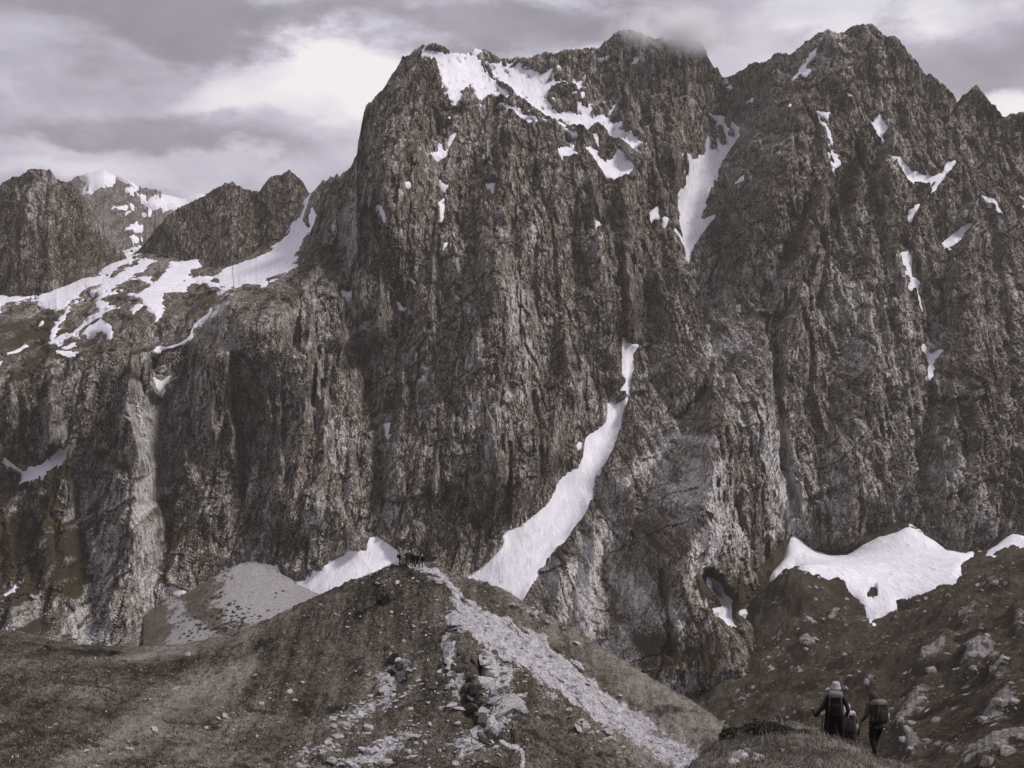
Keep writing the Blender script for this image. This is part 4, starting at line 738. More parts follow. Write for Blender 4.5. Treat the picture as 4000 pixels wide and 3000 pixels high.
stone_objs("stone", SLABS, P + [0, 0, 0.08], 0.5 + 0.75 * np.random.default_rng(806).random(252) ** 2.2, 807, hill, 0.45)
def hill_at(px, Y):
    """ground point of the hill at a bearing and distance"""
    i = int(np.argmin(np.abs(hy - Y))); j = int(np.argmin(np.abs(hpx - px)))
    return np.array([HX[i, j], HY[i, j], HZ[i, j]])
def hill_px(px, py):
    """first ground point seen along a picture bearing and height"""
    j = int(np.argmin(np.abs(hpx - px))); col = 1500 - FPX * HZ[:, j] / HY[:, j]
    k = np.where((col <= py) & (hy < 156))[0]; i = k[0] if len(k) else int(np.argmin(np.abs(col - py)))
    return np.array([HX[i, j], HY[i, j], HZ[i, j]])
BIGST = [(1900, 2600, 2.2), (1860, 2590, 1.8), (1925, 2640, 2.0), (1960, 2660, 1.6), (1895, 2680, 2.2), (1840, 2660, 2.0), (1830, 2710, 1.8), (1930, 2745, 2.0), (1980, 2745, 2.6), (2030, 2770, 2.2), (1960, 2790, 2.4), (2010, 2810, 1.9), (1900, 2800, 2.1), (1860, 2850, 2.0), (1905, 2870, 1.6), (1560, 2585, 1.5), (1590, 2610, 1.2), (1520, 2660, 1.3), (1500, 2700, 1.6), (1720, 2285, 1.0), (1735, 2275, 0.8), (1550, 2212, 1.0), (1850, 2930, 1.6), (1820, 2960, 1.3), (1780, 2600, 1.4), (1765, 2640, 1.5), (730, 2560, 1.5), (672, 2555, 0.9), (1420, 2940, 1.8), (1300, 2980, 1.6), (1900, 2560, 1.5), (1880, 2545, 1.2), (1440, 2850, 1.4), (1550, 2210, 1.2)]
stone_objs("stone", SLABS[::2] + [stone_mesh("stone", 70 + i, 1.0, 0.8, 0.6, M_STONE, 18) for i in range(3)], np.array([hill_px(a, b) + [0, 0.2, 0.0] for a, b, c in BIGST]), [c for a, b, c in BIGST], 811, hill, 0.6)

M_CRAG = stone_mat("shaded_lichen_stone", 0.5); _g = NG(M_CRAG.node_tree)
_b = [n for n in M_CRAG.node_tree.nodes if n.type == "BSDF_PRINCIPLED"][0]; _c = _b.inputs["Base Color"].links[0].from_socket
M_CRAG.node_tree.links.new(_g.mix(1.0, _c, (0.26, 0.235, 0.205), "MULTIPLY"), _b.inputs["Base Color"])  # shade and dark lichen of the crag multiplied into the stone colour
CRAG = [stone_mesh("outcrop_block", 170 + i, 0.75, 0.7, 1.0, M_CRAG, 16) for i in range(5)]
CR = [(1885, 2600, 2.6), (1860, 2625, 3.0), (1835, 2665, 3.0), (1868, 2690, 2.8), (1842, 2725, 2.6), (1815, 2700, 2.0), (1545, 2605, 2.2), (1562, 2630, 2.0), (1530, 2640, 1.6), (1848, 2805, 2.4), (1880, 2825, 2.2), (1905, 2880, 2.0), (1800, 2640, 2.2), (1505, 2342, 1.5), (1532, 2350, 1.2), (1480, 2355, 1.2), (1790, 2560, 1.8), (1880, 2905, 1.8), (1820, 2590, 1.9), (1770, 2500, 1.5), (1700, 2700, 1.3), (1660, 2480, 1.2), (1600, 2420, 1.2)]
stone_objs("outcrop_block", CRAG, np.array([hill_px(a, b) + [0, 0.3, 0.05 * c] for a, b, c in CR]), [c for a, b, c in CR], 813, hill, 0.30)

# boulders on the valley side
def vpts(idx): return np.stack([VXX.ravel()[idx], VYY.ravel()[idx], VZF.ravel()[idx]], -1)
vvis = (VPX > 2700) & (VPX < 4080) & (VPY > 2200) & (VPY < 3040) & (vs_all < -4)
wv = vvis * (0.05 + 0.8 * smooth01(fbm(VXX / 60, VYY / 60, 3, 821), 0.0, 0.5) + 0.8 * vbare + 0.5 * vscree) * (VYY ** 0.3)
idx = pick(wv, 1500, 822); P = vpts(idx); S = (P[:, 1] / 4700) * (5 + 11 * np.random.default_rng(823).random(len(P)) ** 4)
scatter_joined("rubble", BOULD, P, S, 824, M_BOULDER, terrain)
idx = pick(wv, 50, 825); P = vpts(idx); S = (P[:, 1] / 4700) * (12 + 20 * np.random.default_rng(826).random(len(P)) ** 2)
stone_objs("boulder", BOULD, P, S, 827, terrain, 0.4)
def terr_px(px, py):
    j = int(np.argmin(np.abs(vc - px))); col = 1500 - FPX * VZF[:, j] / VYY[:, j]
    k = np.where((col <= py))[0]; i = k[0] if len(k) else int(np.argmin(np.abs(col - py)))
    return np.array([VXX[i, j], VYY[i, j], VZF[i, j]])
BB = [(3320, 2655, 40), (3300, 2700, 34), (3390, 2675, 44), (3160, 2425, 60), (3180, 2440, 40), (3130, 2505, 46), (3165, 2520, 50), (3185, 2500, 36), (3150, 2540, 34), (3230, 2535, 26), (3468, 2508, 30), (3870, 2260, 30), (3890, 2285, 44), (3930, 2285, 36), (3835, 2315, 22), (3185, 2350, 30), (3545, 2860, 60), (3530, 2900, 55), (3560, 2930, 50), (3620, 2900, 50), (3640, 2620, 60), (3700, 2560, 50), (3800, 2560, 70), (3850, 2530, 60), (3880, 2620, 60), (3800, 2620, 44), (3990, 2440, 50), (3900, 2760, 80), (3960, 2740, 60), (3840, 2820, 70), (3940, 2940, 110), (3860, 2980, 90), (3990, 2890, 80), (3600, 2780, 60), (3560, 2830, 50)]
stone_objs("boulder", BOULD, np.array([terr_px(a, b) for a, b, c in BB]), [0.8 * c / FPX * terr_px(a, b)[1] for a, b, c in BB], 829, terrain, 0.4)

# grass: blades as stuff
def grass(name, pts, hgt, per, wid, seed, mat, parent, spread):
    r = np.random.default_rng(seed); n = len(pts) * per
    base = np.repeat(pts, per, 0) + np.c_[r.normal(0, spread, n), r.normal(0, spread, n), np.zeros(n)]
    h = np.repeat(hgt, per) * r.uniform(0.6, 1.2, n); a = r.uniform(0, 2 * np.pi, n); ln = r.uniform(0.15, 0.8, n) * h; da = r.uniform(0, 2 * np.pi, n)
    wv = np.c_[np.cos(a), np.sin(a), 0 * a] * (wid * r.uniform(0.6, 1.3, n))[:, None]; d = np.c_[np.cos(da), np.sin(da), 0 * da]
    m_ = base + d * (0.35 * ln)[:, None] + np.c_[0 * h, 0 * h, 0.62 * h]; tp = base + d * ln[:, None] + np.c_[0 * h, 0 * h, h * 0.95]
    V = np.stack([base - wv, base + wv, m_ - 0.7 * wv, m_ + 0.7 * wv, tp], 1).reshape(-1, 3)
    k = np.arange(n)[:, None] * 5; T = np.concatenate([k + [0, 1, 3], k + [0, 3, 2], k + [2, 3, 4]], 0)
    V[:, 2] -= 0.03
    o = mesh_obj(name, V, T, mat, None, parent, smooth=False); o["kind"] = "stuff"; return o
M_GRASS_D = plain_mat("dark_grass", (0.068, 0.059, 0.046), 0.8, 0.35, 0.4); M_GRASS_P = plain_mat("straw_grass", (0.27, 0.25, 0.235), 0.8, 0.3, 0.4)
wg = vis * (1 - h_scree) * (1 - np.clip(h_bare, 0, 0.9)) * (1 - np.clip(h_path, 0, 1))
ix = pick(wg * (1.15 - np.clip(straw, 0, 1)), 9000, 831); grass("grass", hill_pts(ix), 0.16 + 0.18 * r_.random(len(ix)), 4, 0.035, 832, M_GRASS_D, hill, 0.14)
ix = pick(wg * (0.25 + np.clip(straw, 0, 1.2)), 9500, 833); grass("grass", hill_pts(ix), 0.12 + 0.16 * r_.random(len(ix)), 4, 0.028, 834, M_GRASS_P, hill, 0.14)
kv = (ky > 17) & (KPX > 2550) & (KPX < 3750) & (KPY < 3150)
def kpts(idx): return np.stack([kx.ravel()[idx], ky.ravel()[idx], kz.ravel()[idx]], -1)
ix = pick(kv * (1.0 - 0.7 * np.clip(k_shr, 0, 1)), 5200, 841); grass("grass", kpts(ix), 0.05 + 0.09 * r_.random(len(ix)), 5, 0.007, 842, M_GRASS_D, knoll, 0.06)
ix = pick(kv * (0.9 - 0.6 * np.clip(k_shr, 0, 1)), 5200, 843); grass("grass", kpts(ix), 0.05 + 0.14 * r_.random(len(ix)) ** 2, 5, 0.006, 844, M_GRASS_P, knoll, 0.06)

# dwarf shrubs
M_SHRUB = plain_mat("shrub_leaf", (0.060, 0.050, 0.036), 0.7, 0.5, 1.5); M_TWIG = plain_mat("twig", (0.10, 0.085, 0.07), 0.9, 0.3, 4)
def shrub_mesh(name, seed, n, rx, ry, rz, leaf, mat=None):
    r = np.random.default_rng(seed); d = r.normal(size=(n, 3)); d /= np.linalg.norm(d, axis=1)[:, None]; d[:, 2] = np.abs(d[:, 2])
    lump = 0.75 + 0.35 * fbm(d[:, 0] * 2.2 + seed, d[:, 1] * 2.2 + d[:, 2], 3, seed)
    c = d * (lump * r.uniform(0.55, 1.0, n) ** 0.5)[:, None] * [rx, ry, rz]
    a = r.normal(size=(n, 3)); a /= np.linalg.norm(a, axis=1)[:, None]; b = np.cross(a, r.normal(size=(n, 3))); b /= np.linalg.norm(b, axis=1)[:, None]
    s = (leaf * r.uniform(0.6, 1.3, n))[:, None]
    V = np.stack([c - a * s, c + b * s * 0.5, c + a * s, c - b * s * 0.5], 1).reshape(-1, 3)
    me = mesh_obj(name, V, np.arange(n * 4).reshape(-1, 4), mat or M_SHRUB, None, None, False); m = me.data; bpy.data.objects.remove(me); return m
SHR = [shrub_mesh("shrub", 900 + i, 90, 1, 1, 0.7, 0.22) for i in range(4)]
sr = random.Random(9)
def cone_px(px, py):
    cc = np.linspace(560, 1480, 230); j = int(np.argmin(np.abs(cc - px))); col = cpy[:, j]; k = np.where(col <= py)[0]; i = k[0] if len(k) else -1
    return np.array([cx_[i, j], cy_[i, j], cz_[i, j]])
n_s = 0
while n_s < 150:
    a, b = sr.uniform(690, 1180), sr.uniform(2250, 2545)
    dens = math.exp(-((a - 880) / 110) ** 2 - ((b - 2430) / 90) ** 2) + 0.45 * math.exp(-((a - 1010) / 120) ** 2 - ((b - 2440) / 40) ** 2) + 0.5 * math.exp(-((a - 760) / 70) ** 2 - ((b - 2470) / 50) ** 2) + 0.02
    if b > np.interp(a, [600, 700, 900, 1100, 1250], [2530, 2525, 2475, 2395, 2320]) or sr.random() > dens: continue
    p = cone_px(a, b); o = bpy.data.objects.new("shrub", sr.choice(SHR)); COL.objects.link(o)
    o.location = tuple(p); s_ = sr.uniform(0.9, 2.6); o.scale = (s_ * sr.uniform(0.8, 1.4), s_, s_); o.rotation_euler = (0, 0, sr.uniform(0, 6))
    tag(o, "small dark shrub dotted on the grey scree cone", "shrub", "shrubs dotted on the scree cone"); n_s += 1
def knoll_px(px, py):
    for Y in np.arange(18, 34, 0.05):
        x = (px - 2000) / FPX * Y; z = float(knoll_z(x, Y)[0])
        if 1500 - FPX * z / Y <= py: return np.array([x, Y, z])
    return np.array([x, Y, z])
for (px_, py_, rx, ry, rz, lab, sd_) in ((2880, 2870, 0.55, 0.5, 0.30, "low dark juniper cushion at the left end of the knoll", 1), (2990, 2850, 0.70, 0.6, 0.34, "widest low dark juniper cushion on the crest of the knoll", 2), (3110, 2870, 0.55, 0.5, 0.24, "low dark juniper cushion nearest the walking stick", 3)):
    root = bpy.data.objects.new("juniper_shrub", None); COL.objects.link(root); root.location = tuple(knoll_px(px_, py_) - np.array([0, 0, 0.06])); tag(root, lab, "shrub", "juniper cushions on the knoll")
    o = bpy.data.objects.new("foliage", shrub_mesh("foliage", 950 + sd_, 2600, rx, ry, rz * 0.8, 0.035)); COL.objects.link(o); o.parent = root; o["kind"] = "stuff"
    tw = random.Random(sd_)
    V, F = [], []
    for k in range(26):
        a = tw.uniform(0, 6.28); e = tw.uniform(0.2, 1.3); d = Vector((math.cos(a) * math.cos(e) * rx, math.sin(a) * math.cos(e) * ry, math.sin(e) * rz)) * tw.uniform(0.9, 1.25); b = len(V)
        V += [(-0.008, 0, 0), (0.008, 0, 0), (0, 0.01, 0), tuple(d)]; F += [(b, b + 1, b + 3), (b + 1, b + 2, b + 3), (b + 2, b, b + 3)]
    mesh_obj("stem", np.array(V), np.array(F), M_TWIG, None, root, False)["kind"] = "stuff"
KS = [(2890, 2955, 0.32), (2920, 2935, 0.2), (2965, 2965, 0.26), (2985, 2985, 0.2), (2870, 2985, 0.24), (3060, 2935, 0.12), (3370, 2925, 0.1), (3090, 2980, 0.12), (3020, 2975, 0.1)]
stone_objs("stone", BOULD[:3] + SLABS[:3], np.array([knoll_px(a, b) for a, b, c in KS]), [c * 1.25 for a, b, c in KS], 851, knoll, 0.4)

# ------------------------------------------------------------------ people
CLOTH = {"black": (0.014, 0.012, 0.012), "charcoal": (0.030, 0.026, 0.025), "olive": (0.060, 0.050, 0.038), "brown": (0.075, 0.062, 0.050), "grey": (0.16, 0.15, 0.155), "pale": (0.42, 0.40, 0.41), "hat": (0.33, 0.31, 0.305), "skin": (0.30, 0.235, 0.20), "boot": (0.05, 0.042, 0.035), "hair": (0.03, 0.025, 0.02)}
CM = {k: plain_mat("cloth_" + k, v, 0.85, 0.22, 9.0, 0.35, 0.02) for k, v in CLOTH.items()}
def make_person(label, loc, heading, h=1.75, top="charcoal", legs="black", pose=None, group=None, lean=0.0, bulk=1.12):
    """one continuous skinned figure; local +Y is where it faces. pose: elbow/hand/knee/foot positions that differ from standing"""
    p = {"elbL": (-0.26, -0.02, 1.13), "hanL": (-0.27, 0.10, 0.90), "elbR": (0.26, -0.02, 1.13), "hanR": (0.27, 0.10, 0.90),
         "kneL": (-0.11, 0.04, 0.50), "footL": (-0.12, 0.0, 0.07), "kneR": (0.11, 0.04, 0.50), "footR": (0.12, 0.0, 0.07), "headx": 0.0, "heady": 0.03, "crouch": 0.0}
    p.update(pose or {}); V, R, E, M = [], [], [], []
    def v(co, r, m, par=None):
        r = (r if hasattr(r, "__len__") else (r, r))
        if m == top or m == legs: r = (r[0] * bulk, r[1] * bulk)
        V.append(Vector(co)); R.append(r if hasattr(r, "__len__") else (r, r)); M.append(m); i = len(V) - 1
        if par is not None: E.append((par, i))
        return i
    cz = -p["crouch"]; L = math.tan(lean)
    up = lambda x, y, z: (x, y + L * max(0, z - 0.95), z + cz)
    pel = v(up(0, 0, 0.95), (0.155, 0.115), legs); wst = v(up(0, 0, 1.10), (0.145, 0.105), top, pel); che = v(up(0, 0, 1.32), (0.165, 0.115), top, wst)
    shc = v(up(0, 0, 1.43), (0.10, 0.085), top, che); nk = v(up(p["headx"] * 0.4, 0.012, 1.515), 0.055, "skin", shc)
    hd = v(up(p["headx"], p["heady"], 1.59), (0.072, 0.082), "skin", nk); hd2 = v(up(p["headx"], p["heady"], 1.67), (0.076, 0.09), "hair", hd); v(up(p["headx"], p["heady"] - 0.01, 1.735), (0.05, 0.06), "hair", hd2)
    v(up(p["headx"], p["heady"] + 0.105, 1.595), 0.014, "skin", hd)                                   # nose
    for s_ in (-1, 1): v(up(p["headx"] + s_ * 0.088, p["heady"] - 0.005, 1.61), 0.016, "skin", hd)     # ears
    for s_, k in ((-1, "L"), (1, "R")):
        sh = v(up(s_ * 0.19, 0, 1.415), 0.068, top, shc); ua = v((Vector(up(s_ * 0.19, 0, 1.415)) * 0.45 + Vector(up(*p["elb" + k])) * 0.55), 0.055, top, sh)
        el = v(up(*p["elb" + k]), 0.047, top, ua); hn = Vector(up(*p["han" + k])); ev = Vector(up(*p["elb" + k])); dv = (hn - ev).normalized()
        wr = v(hn, 0.032, top, el); pa = v(hn + dv * 0.055, (0.036, 0.022), "skin", wr)
        sd = dv.cross(Vector((0, 0, 1))); sd = sd.normalized() if sd.length > 0.1 else Vector((1, 0, 0)); cu = sd.cross(dv).normalized()
        for q, (o_, ln) in enumerate(((-0.030, 0.062), (-0.010, 0.074), (0.010, 0.070), (0.030, 0.054))):
            f1 = v(hn + dv * 0.10 + sd * o_, 0.0095, "skin", pa); v(hn + dv * (0.10 + ln * 0.6) + sd * o_ - cu * 0.03, 0.008, "skin", f1)
        t1 = v(hn + dv * 0.05 + sd * 0.045 * -s_, 0.011, "skin", pa); v(hn + dv * 0.09 + sd * 0.055 * -s_ - cu * 0.02, 0.009, "skin", t1)
        hp = v((s_ * 0.10, 0, 0.88 + cz), 0.10, legs, pel); kn = Vector(p["kne" + k]) + Vector((0, 0, cz * 0.5)); ft = Vector(p["foot" + k])
        th = v(Vector((s_ * 0.10, 0, 0.88 + cz)) * 0.5 + kn * 0.5, 0.082, legs, hp); kk = v(kn, 0.064, legs, th)
        cf = v(kn * 0.6 + ft * 0.4 + Vector((0, -0.015, 0)), 0.062, legs, kk); an = v(ft + Vector((0, 0, 0.03)), 0.045, legs, cf)
        he = v(ft + Vector((0, -0.03, -0.015)), 0.045, "boot", an); bl = v(ft + Vector((s_ * 0.015, 0.11, -0.025)), (0.048, 0.036), "boot", he); v(ft + Vector((s_ * 0.02, 0.19, -0.03)), (0.038, 0.028), "boot", bl)
    me = bpy.data.meshes.new("person"); me.from_pydata([tuple(x) for x in V], E, []); ob = bpy.data.objects.new("person", me); COL.objects.link(ob)
    md = ob.modifiers.new("skin", "SKIN"); md.use_smooth_shade = True
    for i, d in enumerate(me.skin_vertices[0].data): d.radius = R[i]; d.use_root = (i == 0)
    ss = ob.modifiers.new("sub", "SUBSURF"); ss.levels = 1; ss.render_levels = 1
    dg = bpy.context.evaluated_depsgraph_get(); nm = bpy.data.meshes.new_from_object(ob.evaluated_get(dg)); ob.modifiers.clear(); ob.data = nm; nm.name = "person"
    names = sorted(set(M)); nm.materials.clear()
    for k in names: nm.materials.append(CM[k])
    pts = np.array([tuple(x) for x in V]); rad = np.array([r[0] for r in R])
    c = np.empty(len(nm.polygons) * 3, np.float32); nm.polygons.foreach_get("center", c); c = c.reshape(-1, 3)
    near = (np.linalg.norm(c[:, None] - pts[None], axis=2) - 0.6 * rad[None]).argmin(1)
    nm.polygons.foreach_set("material_index", np.array([names.index(M[i]) for i in near], np.int32)); nm.polygons.foreach_set("use_smooth", np.ones(len(nm.polygons), bool)); nm.update()
    ob.location = tuple(loc); ob.rotation_euler = (0, 0, heading); k = h / 1.78; ob.scale = (k, k, k); tag(ob, label, "person", group)
    ob["_head"] = [p["headx"], p["heady"] + L * 0.7, 1.67 + cz]; ob["_back"] = [0.0, -0.14 + L * 0.25, 1.2 + cz]; ob["_lean"] = lean
    return ob
def lathe(name, prof, mat, parent=None, n=24, sy=1.0):
    V = []; F = []
    for i in range(n):
        a = 2 * math.pi * i / n
        for r, z in prof: V.append((r * math.cos(a), r * math.sin(a) * sy, z))
    m = len(prof)
    for i in range(n):
        for j in range(m - 1): F.append((i * m + j, ((i + 1) % n) * m + j, ((i + 1) % n) * m + j + 1, i * m + j + 1))
    return mesh_obj(name, np.array(V), np.array(F), mat, None, parent)
def sunhat(pr, mat, brim=0.125, crown=0.094):
    o = lathe("hat", [(0.001, 0.115), (0.05, 0.112), (0.085, 0.095), (crown, 0.06), (crown + 0.008, 0.0), (crown + 0.03, -0.015), (brim, -0.045), (brim, -0.052), (crown, -0.02), (crown - 0.01, 0.02)], mat, pr, 26, 1.1)
    hx = pr["_head"]; o.location = (hx[0], hx[1], hx[2] + 0.0); o.rotation_euler = (0.12, 0.05, 0); return o
def beanie(pr, mat, name="cap"):
    o = lathe(name, [(0.001, 0.10), (0.05, 0.09), (0.085, 0.05), (0.098, 0.0), (0.098, -0.03), (0.085, -0.03)], mat, pr, 16, 1.15); hx = pr["_head"]; o.location = (hx[0], hx[1] - 0.005, hx[2] + 0.005); return o
def superbox(name, sx, sy, sz, mat, parent=None, e=0.45, n=14, taper=0.0, loc=(0, 0, 0)):
    V, F = [], []; pw = lambda c: math.copysign(abs(c) ** e, c)
    for i in range(n + 1):
        ph = -math.pi / 2 + math.pi * i / n
        for j in range(2 * n):
            th = math.pi * j / n; x = pw(math.cos(ph)) * pw(math.cos(th)); y = pw(math.cos(ph)) * pw(math.sin(th)); z = pw(math.sin(ph)); k = 1 - taper * max(0, z)
            V.append((loc[0] + x * sx / 2 * k, loc[1] + y * sy / 2 * k, loc[2] + z * sz / 2))
    for i in range(n):
        for j in range(2 * n): F.append((i * 2 * n + j, i * 2 * n + (j + 1) % (2 * n), (i + 1) * 2 * n + (j + 1) % (2 * n), (i + 1) * 2 * n + j))
    return mesh_obj(name, np.array(V), np.array(F), mat, None, parent)
def tube(name, pts, r, mat, parent=None, n=8):
    V, F = [], []; pts = [Vector(p) for p in pts]
    for i, p in enumerate(pts):
        d = (pts[min(i + 1, len(pts) - 1)] - pts[max(i - 1, 0)]).normalized(); a = d.orthogonal().normalized(); b = d.cross(a)
        rr = r[i] if hasattr(r, "__len__") else r
        for j in range(n): th = 2 * math.pi * j / n; V.append(tuple(p + (a * math.cos(th) + b * math.sin(th)) * rr))
    for i in range(len(pts) - 1):
        for j in range(n): F.append((i * n + j, i * n + (j + 1) % n, (i + 1) * n + (j + 1) % n, (i + 1) * n + j))
    return mesh_obj(name, np.array(V), np.array(F), mat, None, parent)
def on_back(pr, o, dz=0.0, dy=0.0):
    k = pr.scale[0]; b = Vector(pr["_back"]) + Vector((0, dy, dz)); R = Matrix.Rotation(pr.rotation_euler.z, 4, "Z")
    o.location = pr.location + (R @ (b * k)).to_3d() if False else Vector(pr.location) + (R.to_3x3() @ (b * k)); o.rotation_euler = (-pr["_lean"], 0, pr.rotation_euler.z); o.scale = (k, k, k)
def big_pack(pr, label, lidm, bodym, h=0.50, wd=0.30):
    root = superbox("backpack", wd, 0.22, h, bodym, None, 0.5, 14, 0.12); root.rotation_mode = "XYZ"; tag(root, label, "backpack", "backpacks of the walkers nearby")
    superbox("lid", wd * 0.96, 0.23, 0.15, lidm, root, 0.55, 10, 0.1, (0, -0.01, h / 2 + 0.01)); superbox("front_pocket", wd * 0.72, 0.09, h * 0.55, bodym, root, 0.5, 10, 0.1, (0, -0.12, -0.06))
    for s_ in (-1, 1):
        tube("strap", [(s_ * 0.11, 0.06, h / 2 - 0.02), (s_ * 0.13, 0.12, h / 2 + 0.06), (s_ * 0.135, 0.22, h / 2 + 0.03), (s_ * 0.14, 0.27, 0.08), (s_ * 0.15, 0.22, -0.12), (s_ * 0.14, 0.08, -0.2)], 0.018, lidm, root)
        tube("compression_strap", [(s_ * wd * 0.36, -0.125, h / 2 + 0.05), (s_ * wd * 0.40, -0.13, 0.05), (s_ * wd * 0.44, -0.08, -0.12)], 0.007, CM["grey"], root, 6)
    lathe("bottle", [(0.001, -0.11), (0.033, -0.11), (0.035, 0.03), (0.02, 0.07), (0.014, 0.09), (0.001, 0.09)], CM["pale"], root, 12).location = (wd / 2 + 0.02, -0.02, -0.06)
    tube("hip_belt", [(-wd / 2, 0.0, -h / 2 + 0.05), (-0.17, 0.14, -h / 2 + 0.03), (-0.12, 0.26, -h / 2 + 0.02), (0.12, 0.26, -h / 2 + 0.02), (0.17, 0.14, -h / 2 + 0.03), (wd / 2, 0.0, -h / 2 + 0.05)], 0.016, bodym, root)
    on_back(pr, root, 0.06, -0.11); return root
def small_pack(pr, label, mat):
    root = superbox("backpack", 0.30, 0.22, 0.50, mat, None, 0.5, 8, 0.12); tag(root, label, "backpack", "backpacks of the summit group"); on_back(pr, root, 0.05, -0.11); return root
def pole(label, a, b, white_tip=False):
    a, b = Vector(a), Vector(b); o = tube("trekking_pole", [Vector((0, 0, 0)), b - a], [0.010, 0.007], CM["black"], None, 8); o.location = a; tag(o, label, "trekking pole", "trekking poles"); d = (b - a).normalized()
    tube("grip", [-d * 0.02, d * 0.02, d * 0.12], [0.02, 0.017, 0.015], CM["grey"], o); tube("tip", [(b - a) - d * 0.22, (b - a)], [0.009, 0.004], CM["pale"] if white_tip else CM["grey"], o); return o
def hood(pr, mat):
    V, F = [], []; n = 16; m = 12; hx = pr["_head"]
    for i in range(m + 1):
        ph = math.pi * i / m
        for j in range(n):
            th = 2 * math.pi * j / n; x, y, z = math.sin(ph) * math.cos(th), math.sin(ph) * math.sin(th), math.cos(ph)
            r = 0.118 * (1 + 0.03 * math.sin(5 * th + 3 * ph)); yy = y * r * 1.2
            if y > 0.55: yy = 0.55 * r * 1.2 - (y - 0.55) * 0.05
            low = max(0, -z - 0.2)
            V.append((x * r * (1 + 0.35 * low), yy - 0.02 * low, z * r * 1.25 - 0.06 * low))
    for i in range(m):
        for j in range(n): F.append((i * n + j, i * n + (j + 1) % n, (i + 1) * n + (j + 1) % n, (i + 1) * n + j))
    o = mesh_obj("hood", np.array(V), np.array(F), mat, None, pr); o.location = (hx[0], hx[1] - 0.01, hx[2] - 0.05); return o
def ground_k(x, y):
    j = int(np.argmin(np.abs(kx[0] - x))); i = int(np.argmin(np.abs(ky[:, 0] - y))); return float(kz[i, j])
NEAR = "walkers going down beside the knoll"
def near_loc(px, Y): x = (px - 2000) / FPX * Y; return (x, Y, ground_k(x, Y))
A = make_person("hiker in a pale brimmed hat with a large dark backpack", near_loc(3265, 29.2), -0.28, 1.80, "charcoal", "black", {"elbL": (-0.29, 0.06, 1.14), "hanL": (-0.27, 0.30, 1.20), "elbR": (0.29, -0.03, 1.12), "hanR": (0.24, 0.2, 0.95), "footL": (-0.14, -0.12, 0.07), "kneL": (-0.13, 0.02, 0.5), "footR": (0.13, 0.16, 0.05), "kneR": (0.12, 0.14, 0.5), "heady": 0.05}, NEAR)
sunhat(A, CM["hat"]); big_pack(A, "dark backpack with a pale lid on the hiker in the brimmed hat", CM["grey"], CM["black"], 0.56, 0.34)
Rz = Matrix.Rotation(-0.28, 3, "Z"); kA = A.scale[0]
gp = Vector(A.location) + Rz @ (Vector((-0.28, 0.38, 1.24)) * kA); pole("dark trekking pole left of the hiker in the brimmed hat", gp, (gp.x - 0.10, gp.y + 0.1, ground_k(gp.x - 0.1, gp.y + 0.1) - 0.02))
gp = Vector(A.location) + Rz @ (Vector((0.28, 0.26, 0.98)) * kA); pole("pale-tipped trekking pole right of the hiker in the brimmed hat", gp, (gp.x + 0.02, gp.y - 0.25, ground_k(gp.x, gp.y - 0.25) - 0.02), True)
B = make_person("hiker in a hooded olive jacket walking off to the right", near_loc(3425, 32.0), 0.22, 1.80, "olive", "black", {"elbL": (-0.31, -0.02, 1.14), "hanL": (-0.31, 0.20, 0.98), "elbR": (0.31, 0.02, 1.15), "hanR": (0.27, 0.25, 1.02), "footL": (-0.06, -0.06, 0.07), "kneL": (-0.11, 0.06, 0.52), "footR": (0.02, 0.26, 0.03), "kneR": (0.11, 0.22, 0.5), "headx": -0.03, "heady": 0.08}, NEAR, 0.10, 1.3)
hood(B, CM["olive"]); big_pack(B, "dark backpack with a striped lid on the hooded hiker", CM["grey"], CM["charcoal"], 0.54, 0.33)
tube("jacket_hem", [(-0.19, 0, 0.88), (-0.12, -0.15, 0.88), (0.12, -0.15, 0.88), (0.19, 0, 0.88), (0.12, 0.13, 0.88), (-0.12, 0.13, 0.88), (-0.19, 0, 0.88)], 0.045, CM["olive"], B)
Rz = Matrix.Rotation(0.22, 3, "Z"); gp = Vector(B.location) + Rz @ (Vector((-0.31, 0.26, 1.0)) * B.scale[0]); pole("trekking pole in the left hand of the hooded hiker", gp, (gp.x - 0.03, gp.y + 0.45, ground_k(gp.x, gp.y + 0.45) - 0.02))
C_ = make_person("low hiker with a bulky pack half hidden beyond the hat wearer", near_loc(3318, 35.6), -0.2, 1.74, "brown", "charcoal", {"heady": 0.10, "headx": -0.05}, NEAR, 0.18)
beanie(C_, CM["pale"]); big_pack(C_, "bulky pack with a pale lid on the low half-hidden hiker", CM["pale"], CM["charcoal"], 0.62, 0.36)
D_ = make_person("hiker almost hidden in front of the hat wearer, one elbow showing", near_loc(3245, 31.0), 0.1, 1.70, "black", "black", {"elbL": (-0.42, 0.0, 1.12), "hanL": (-0.40, 0.28, 1.22)}, NEAR)
S1 = hill_px(2003, 2908)
E_ = make_person("lone hiker with a pale backpack on the path below the slabs", S1, 0.15, 1.76, "black", "charcoal", {"footL": (-0.1, -0.16, 0.07), "footR": (0.1, 0.2, 0.07), "elbL": (-0.30, 0, 1.12), "hanL": (-0.30, 0.2, 1.0)})
o = small_pack(E_, "brownish backpack on the lone hiker on the path", CM["brown"]); o["group"] = "backpacks on the hill"; beanie(E_, CM["black"])
GR = "group of hikers standing on the grassy summit"
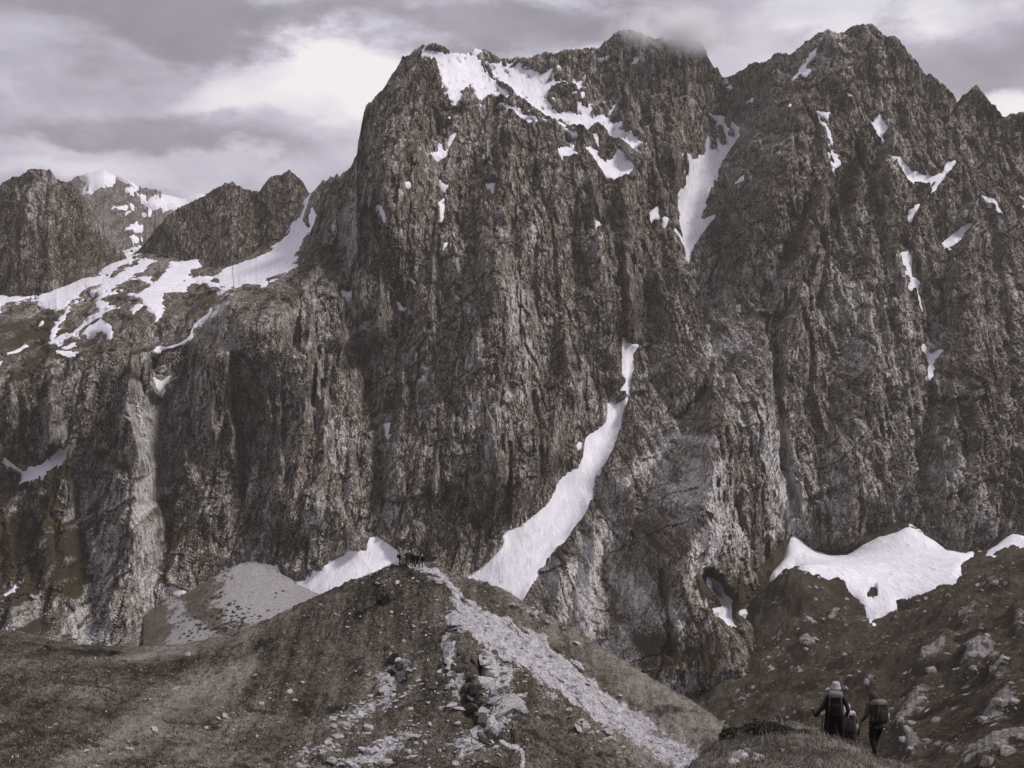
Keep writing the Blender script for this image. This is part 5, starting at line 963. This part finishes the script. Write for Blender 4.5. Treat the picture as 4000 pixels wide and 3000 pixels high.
grp = [(1562, -1.2, 1.68, "black", "black", "leftmost of the summit group, turned toward the others", {"elbR": (0.24, 0.2, 1.15), "hanR": (0.1, 0.45, 1.05)}, None, "dark backpack on the leftmost hiker of the summit group", 150.2),
       (1588, 1.0, 1.62, "charcoal", "black", "hiker in a white cap reaching toward the leftmost hiker of the summit group", {"elbL": (-0.25, 0.2, 1.12), "hanL": (-0.12, 0.45, 1.05)}, "pale", None, 150.6),
       (1601, 0.6, 1.78, "charcoal", "brown", "tall hiker with a pale brimmed hat in the middle of the summit group", {}, "hat", None, 149.6),
       (1607, -0.8, 1.60, "brown", "black", "short hiker between the two tallest of the summit group", {"headx": 0.05}, None, None, 151.2),
       (1615, 3.3, 1.80, "black", "black", "tallest hiker of the summit group, all in black, head hooded", {"footL": (-0.2, 0, 0.07), "footR": (0.2, 0, 0.07), "kneL": (-0.15, 0.03, 0.5), "kneR": (0.15, 0.03, 0.5)}, "hood", None, 149.4),
       (1631, 0.9, 1.74, "black", "black", "second hiker from the right end of the summit group", {"footL": (-0.12, 0.2, 0.07), "footR": (0.15, -0.2, 0.07)}, "black", "dark backpack on the second hiker from the right of the summit group", 149.2),
       (1649, 1.2, 1.72, "black", "brown", "hiker in a white cap stepping up at the right end of the summit group", {"footL": (-0.12, 0.42, 0.10), "kneL": (-0.12, 0.36, 0.58), "elbL": (-0.26, 0.1, 1.15)}, "pale", "dark backpack on the rightmost hiker of the summit group", 148.8)]
for px_, hd_, hh, tpc, lgc, lab, ps, head, pk, Y_ in grp:
    pr = make_person(lab, hill_at(px_, Y_) - np.array([0, 0, 0.02]), hd_, hh, tpc, lgc, ps, GR)
    if head == "hat": sunhat(pr, CM["pale"])
    elif head == "hood": hood(pr, CM["black"])
    elif head: beanie(pr, CM[head])
    if pk: small_pack(pr, pk, CM["black"])
for o in bpy.data.objects:
    for k in ("_head", "_back", "_lean"):
        if k in o: del o[k]

# ------------------------------------------------------------------ air: thin haze, and the cloud scrap on the summit
def vol_mat(name, dens, col, noisy=None):
    m, gr = new_mat(name); pv = gr.n("ShaderNodeVolumePrincipled", {"Color": (*col, 1), "Density": dens, "Anisotropy": 0.2})
    if noisy:
        tcn = gr.n("ShaderNodeTexCoord").outputs["Object"]; pos = gr.n("ShaderNodeNewGeometry").outputs["Position"]
        ln = gr.vmath("LENGTH", tcn).outputs["Value"]; f = gr.sstep(ln, 0.25, 1.0, 1.0, 0.0)
        nz = gr.noise(pos, noisy, 4, 0.6); d = gr.math("MULTIPLY", gr.math("MULTIPLY", f, gr.sstep(nz, 0.36, 0.62)), dens); m.node_tree.links.new(d, pv.inputs["Density"])
    gr.n("ShaderNodeOutputMaterial", {"Volume": pv.outputs[0]}); return m
bm = bmesh.new(); bmesh.ops.create_cube(bm, size=2.0); me = bpy.data.meshes.new("haze"); bm.to_mesh(me); bm.free(); me.materials.append(vol_mat("thin_haze", 4.2e-5, (0.96, 0.92, 0.86)))
hz = bpy.data.objects.new("haze", me); COL.objects.link(hz); hz.scale = (6200, 6200, 590); hz.location = (0, 0, 110); hz["kind"] = "stuff"; hz["label"] = "thin pale haze in the air"; hz.visible_shadow = True
bm = bmesh.new(); bmesh.ops.create_icosphere(bm, subdivisions=3, radius=1.0); me = bpy.data.meshes.new("cloud"); bm.to_mesh(me); bm.free(); me.materials.append(vol_mat("cloud_scrap", 0.06, (0.985, 0.975, 1.0), 0.02))
cl = bpy.data.objects.new("cloud", me); COL.objects.link(cl); cl.location = tuple(unproj(2625, 128, 1850)); cl.scale = (120, 120, 40); cl["kind"] = "stuff"; cl["label"] = "scrap of cloud wrapping the central summit"
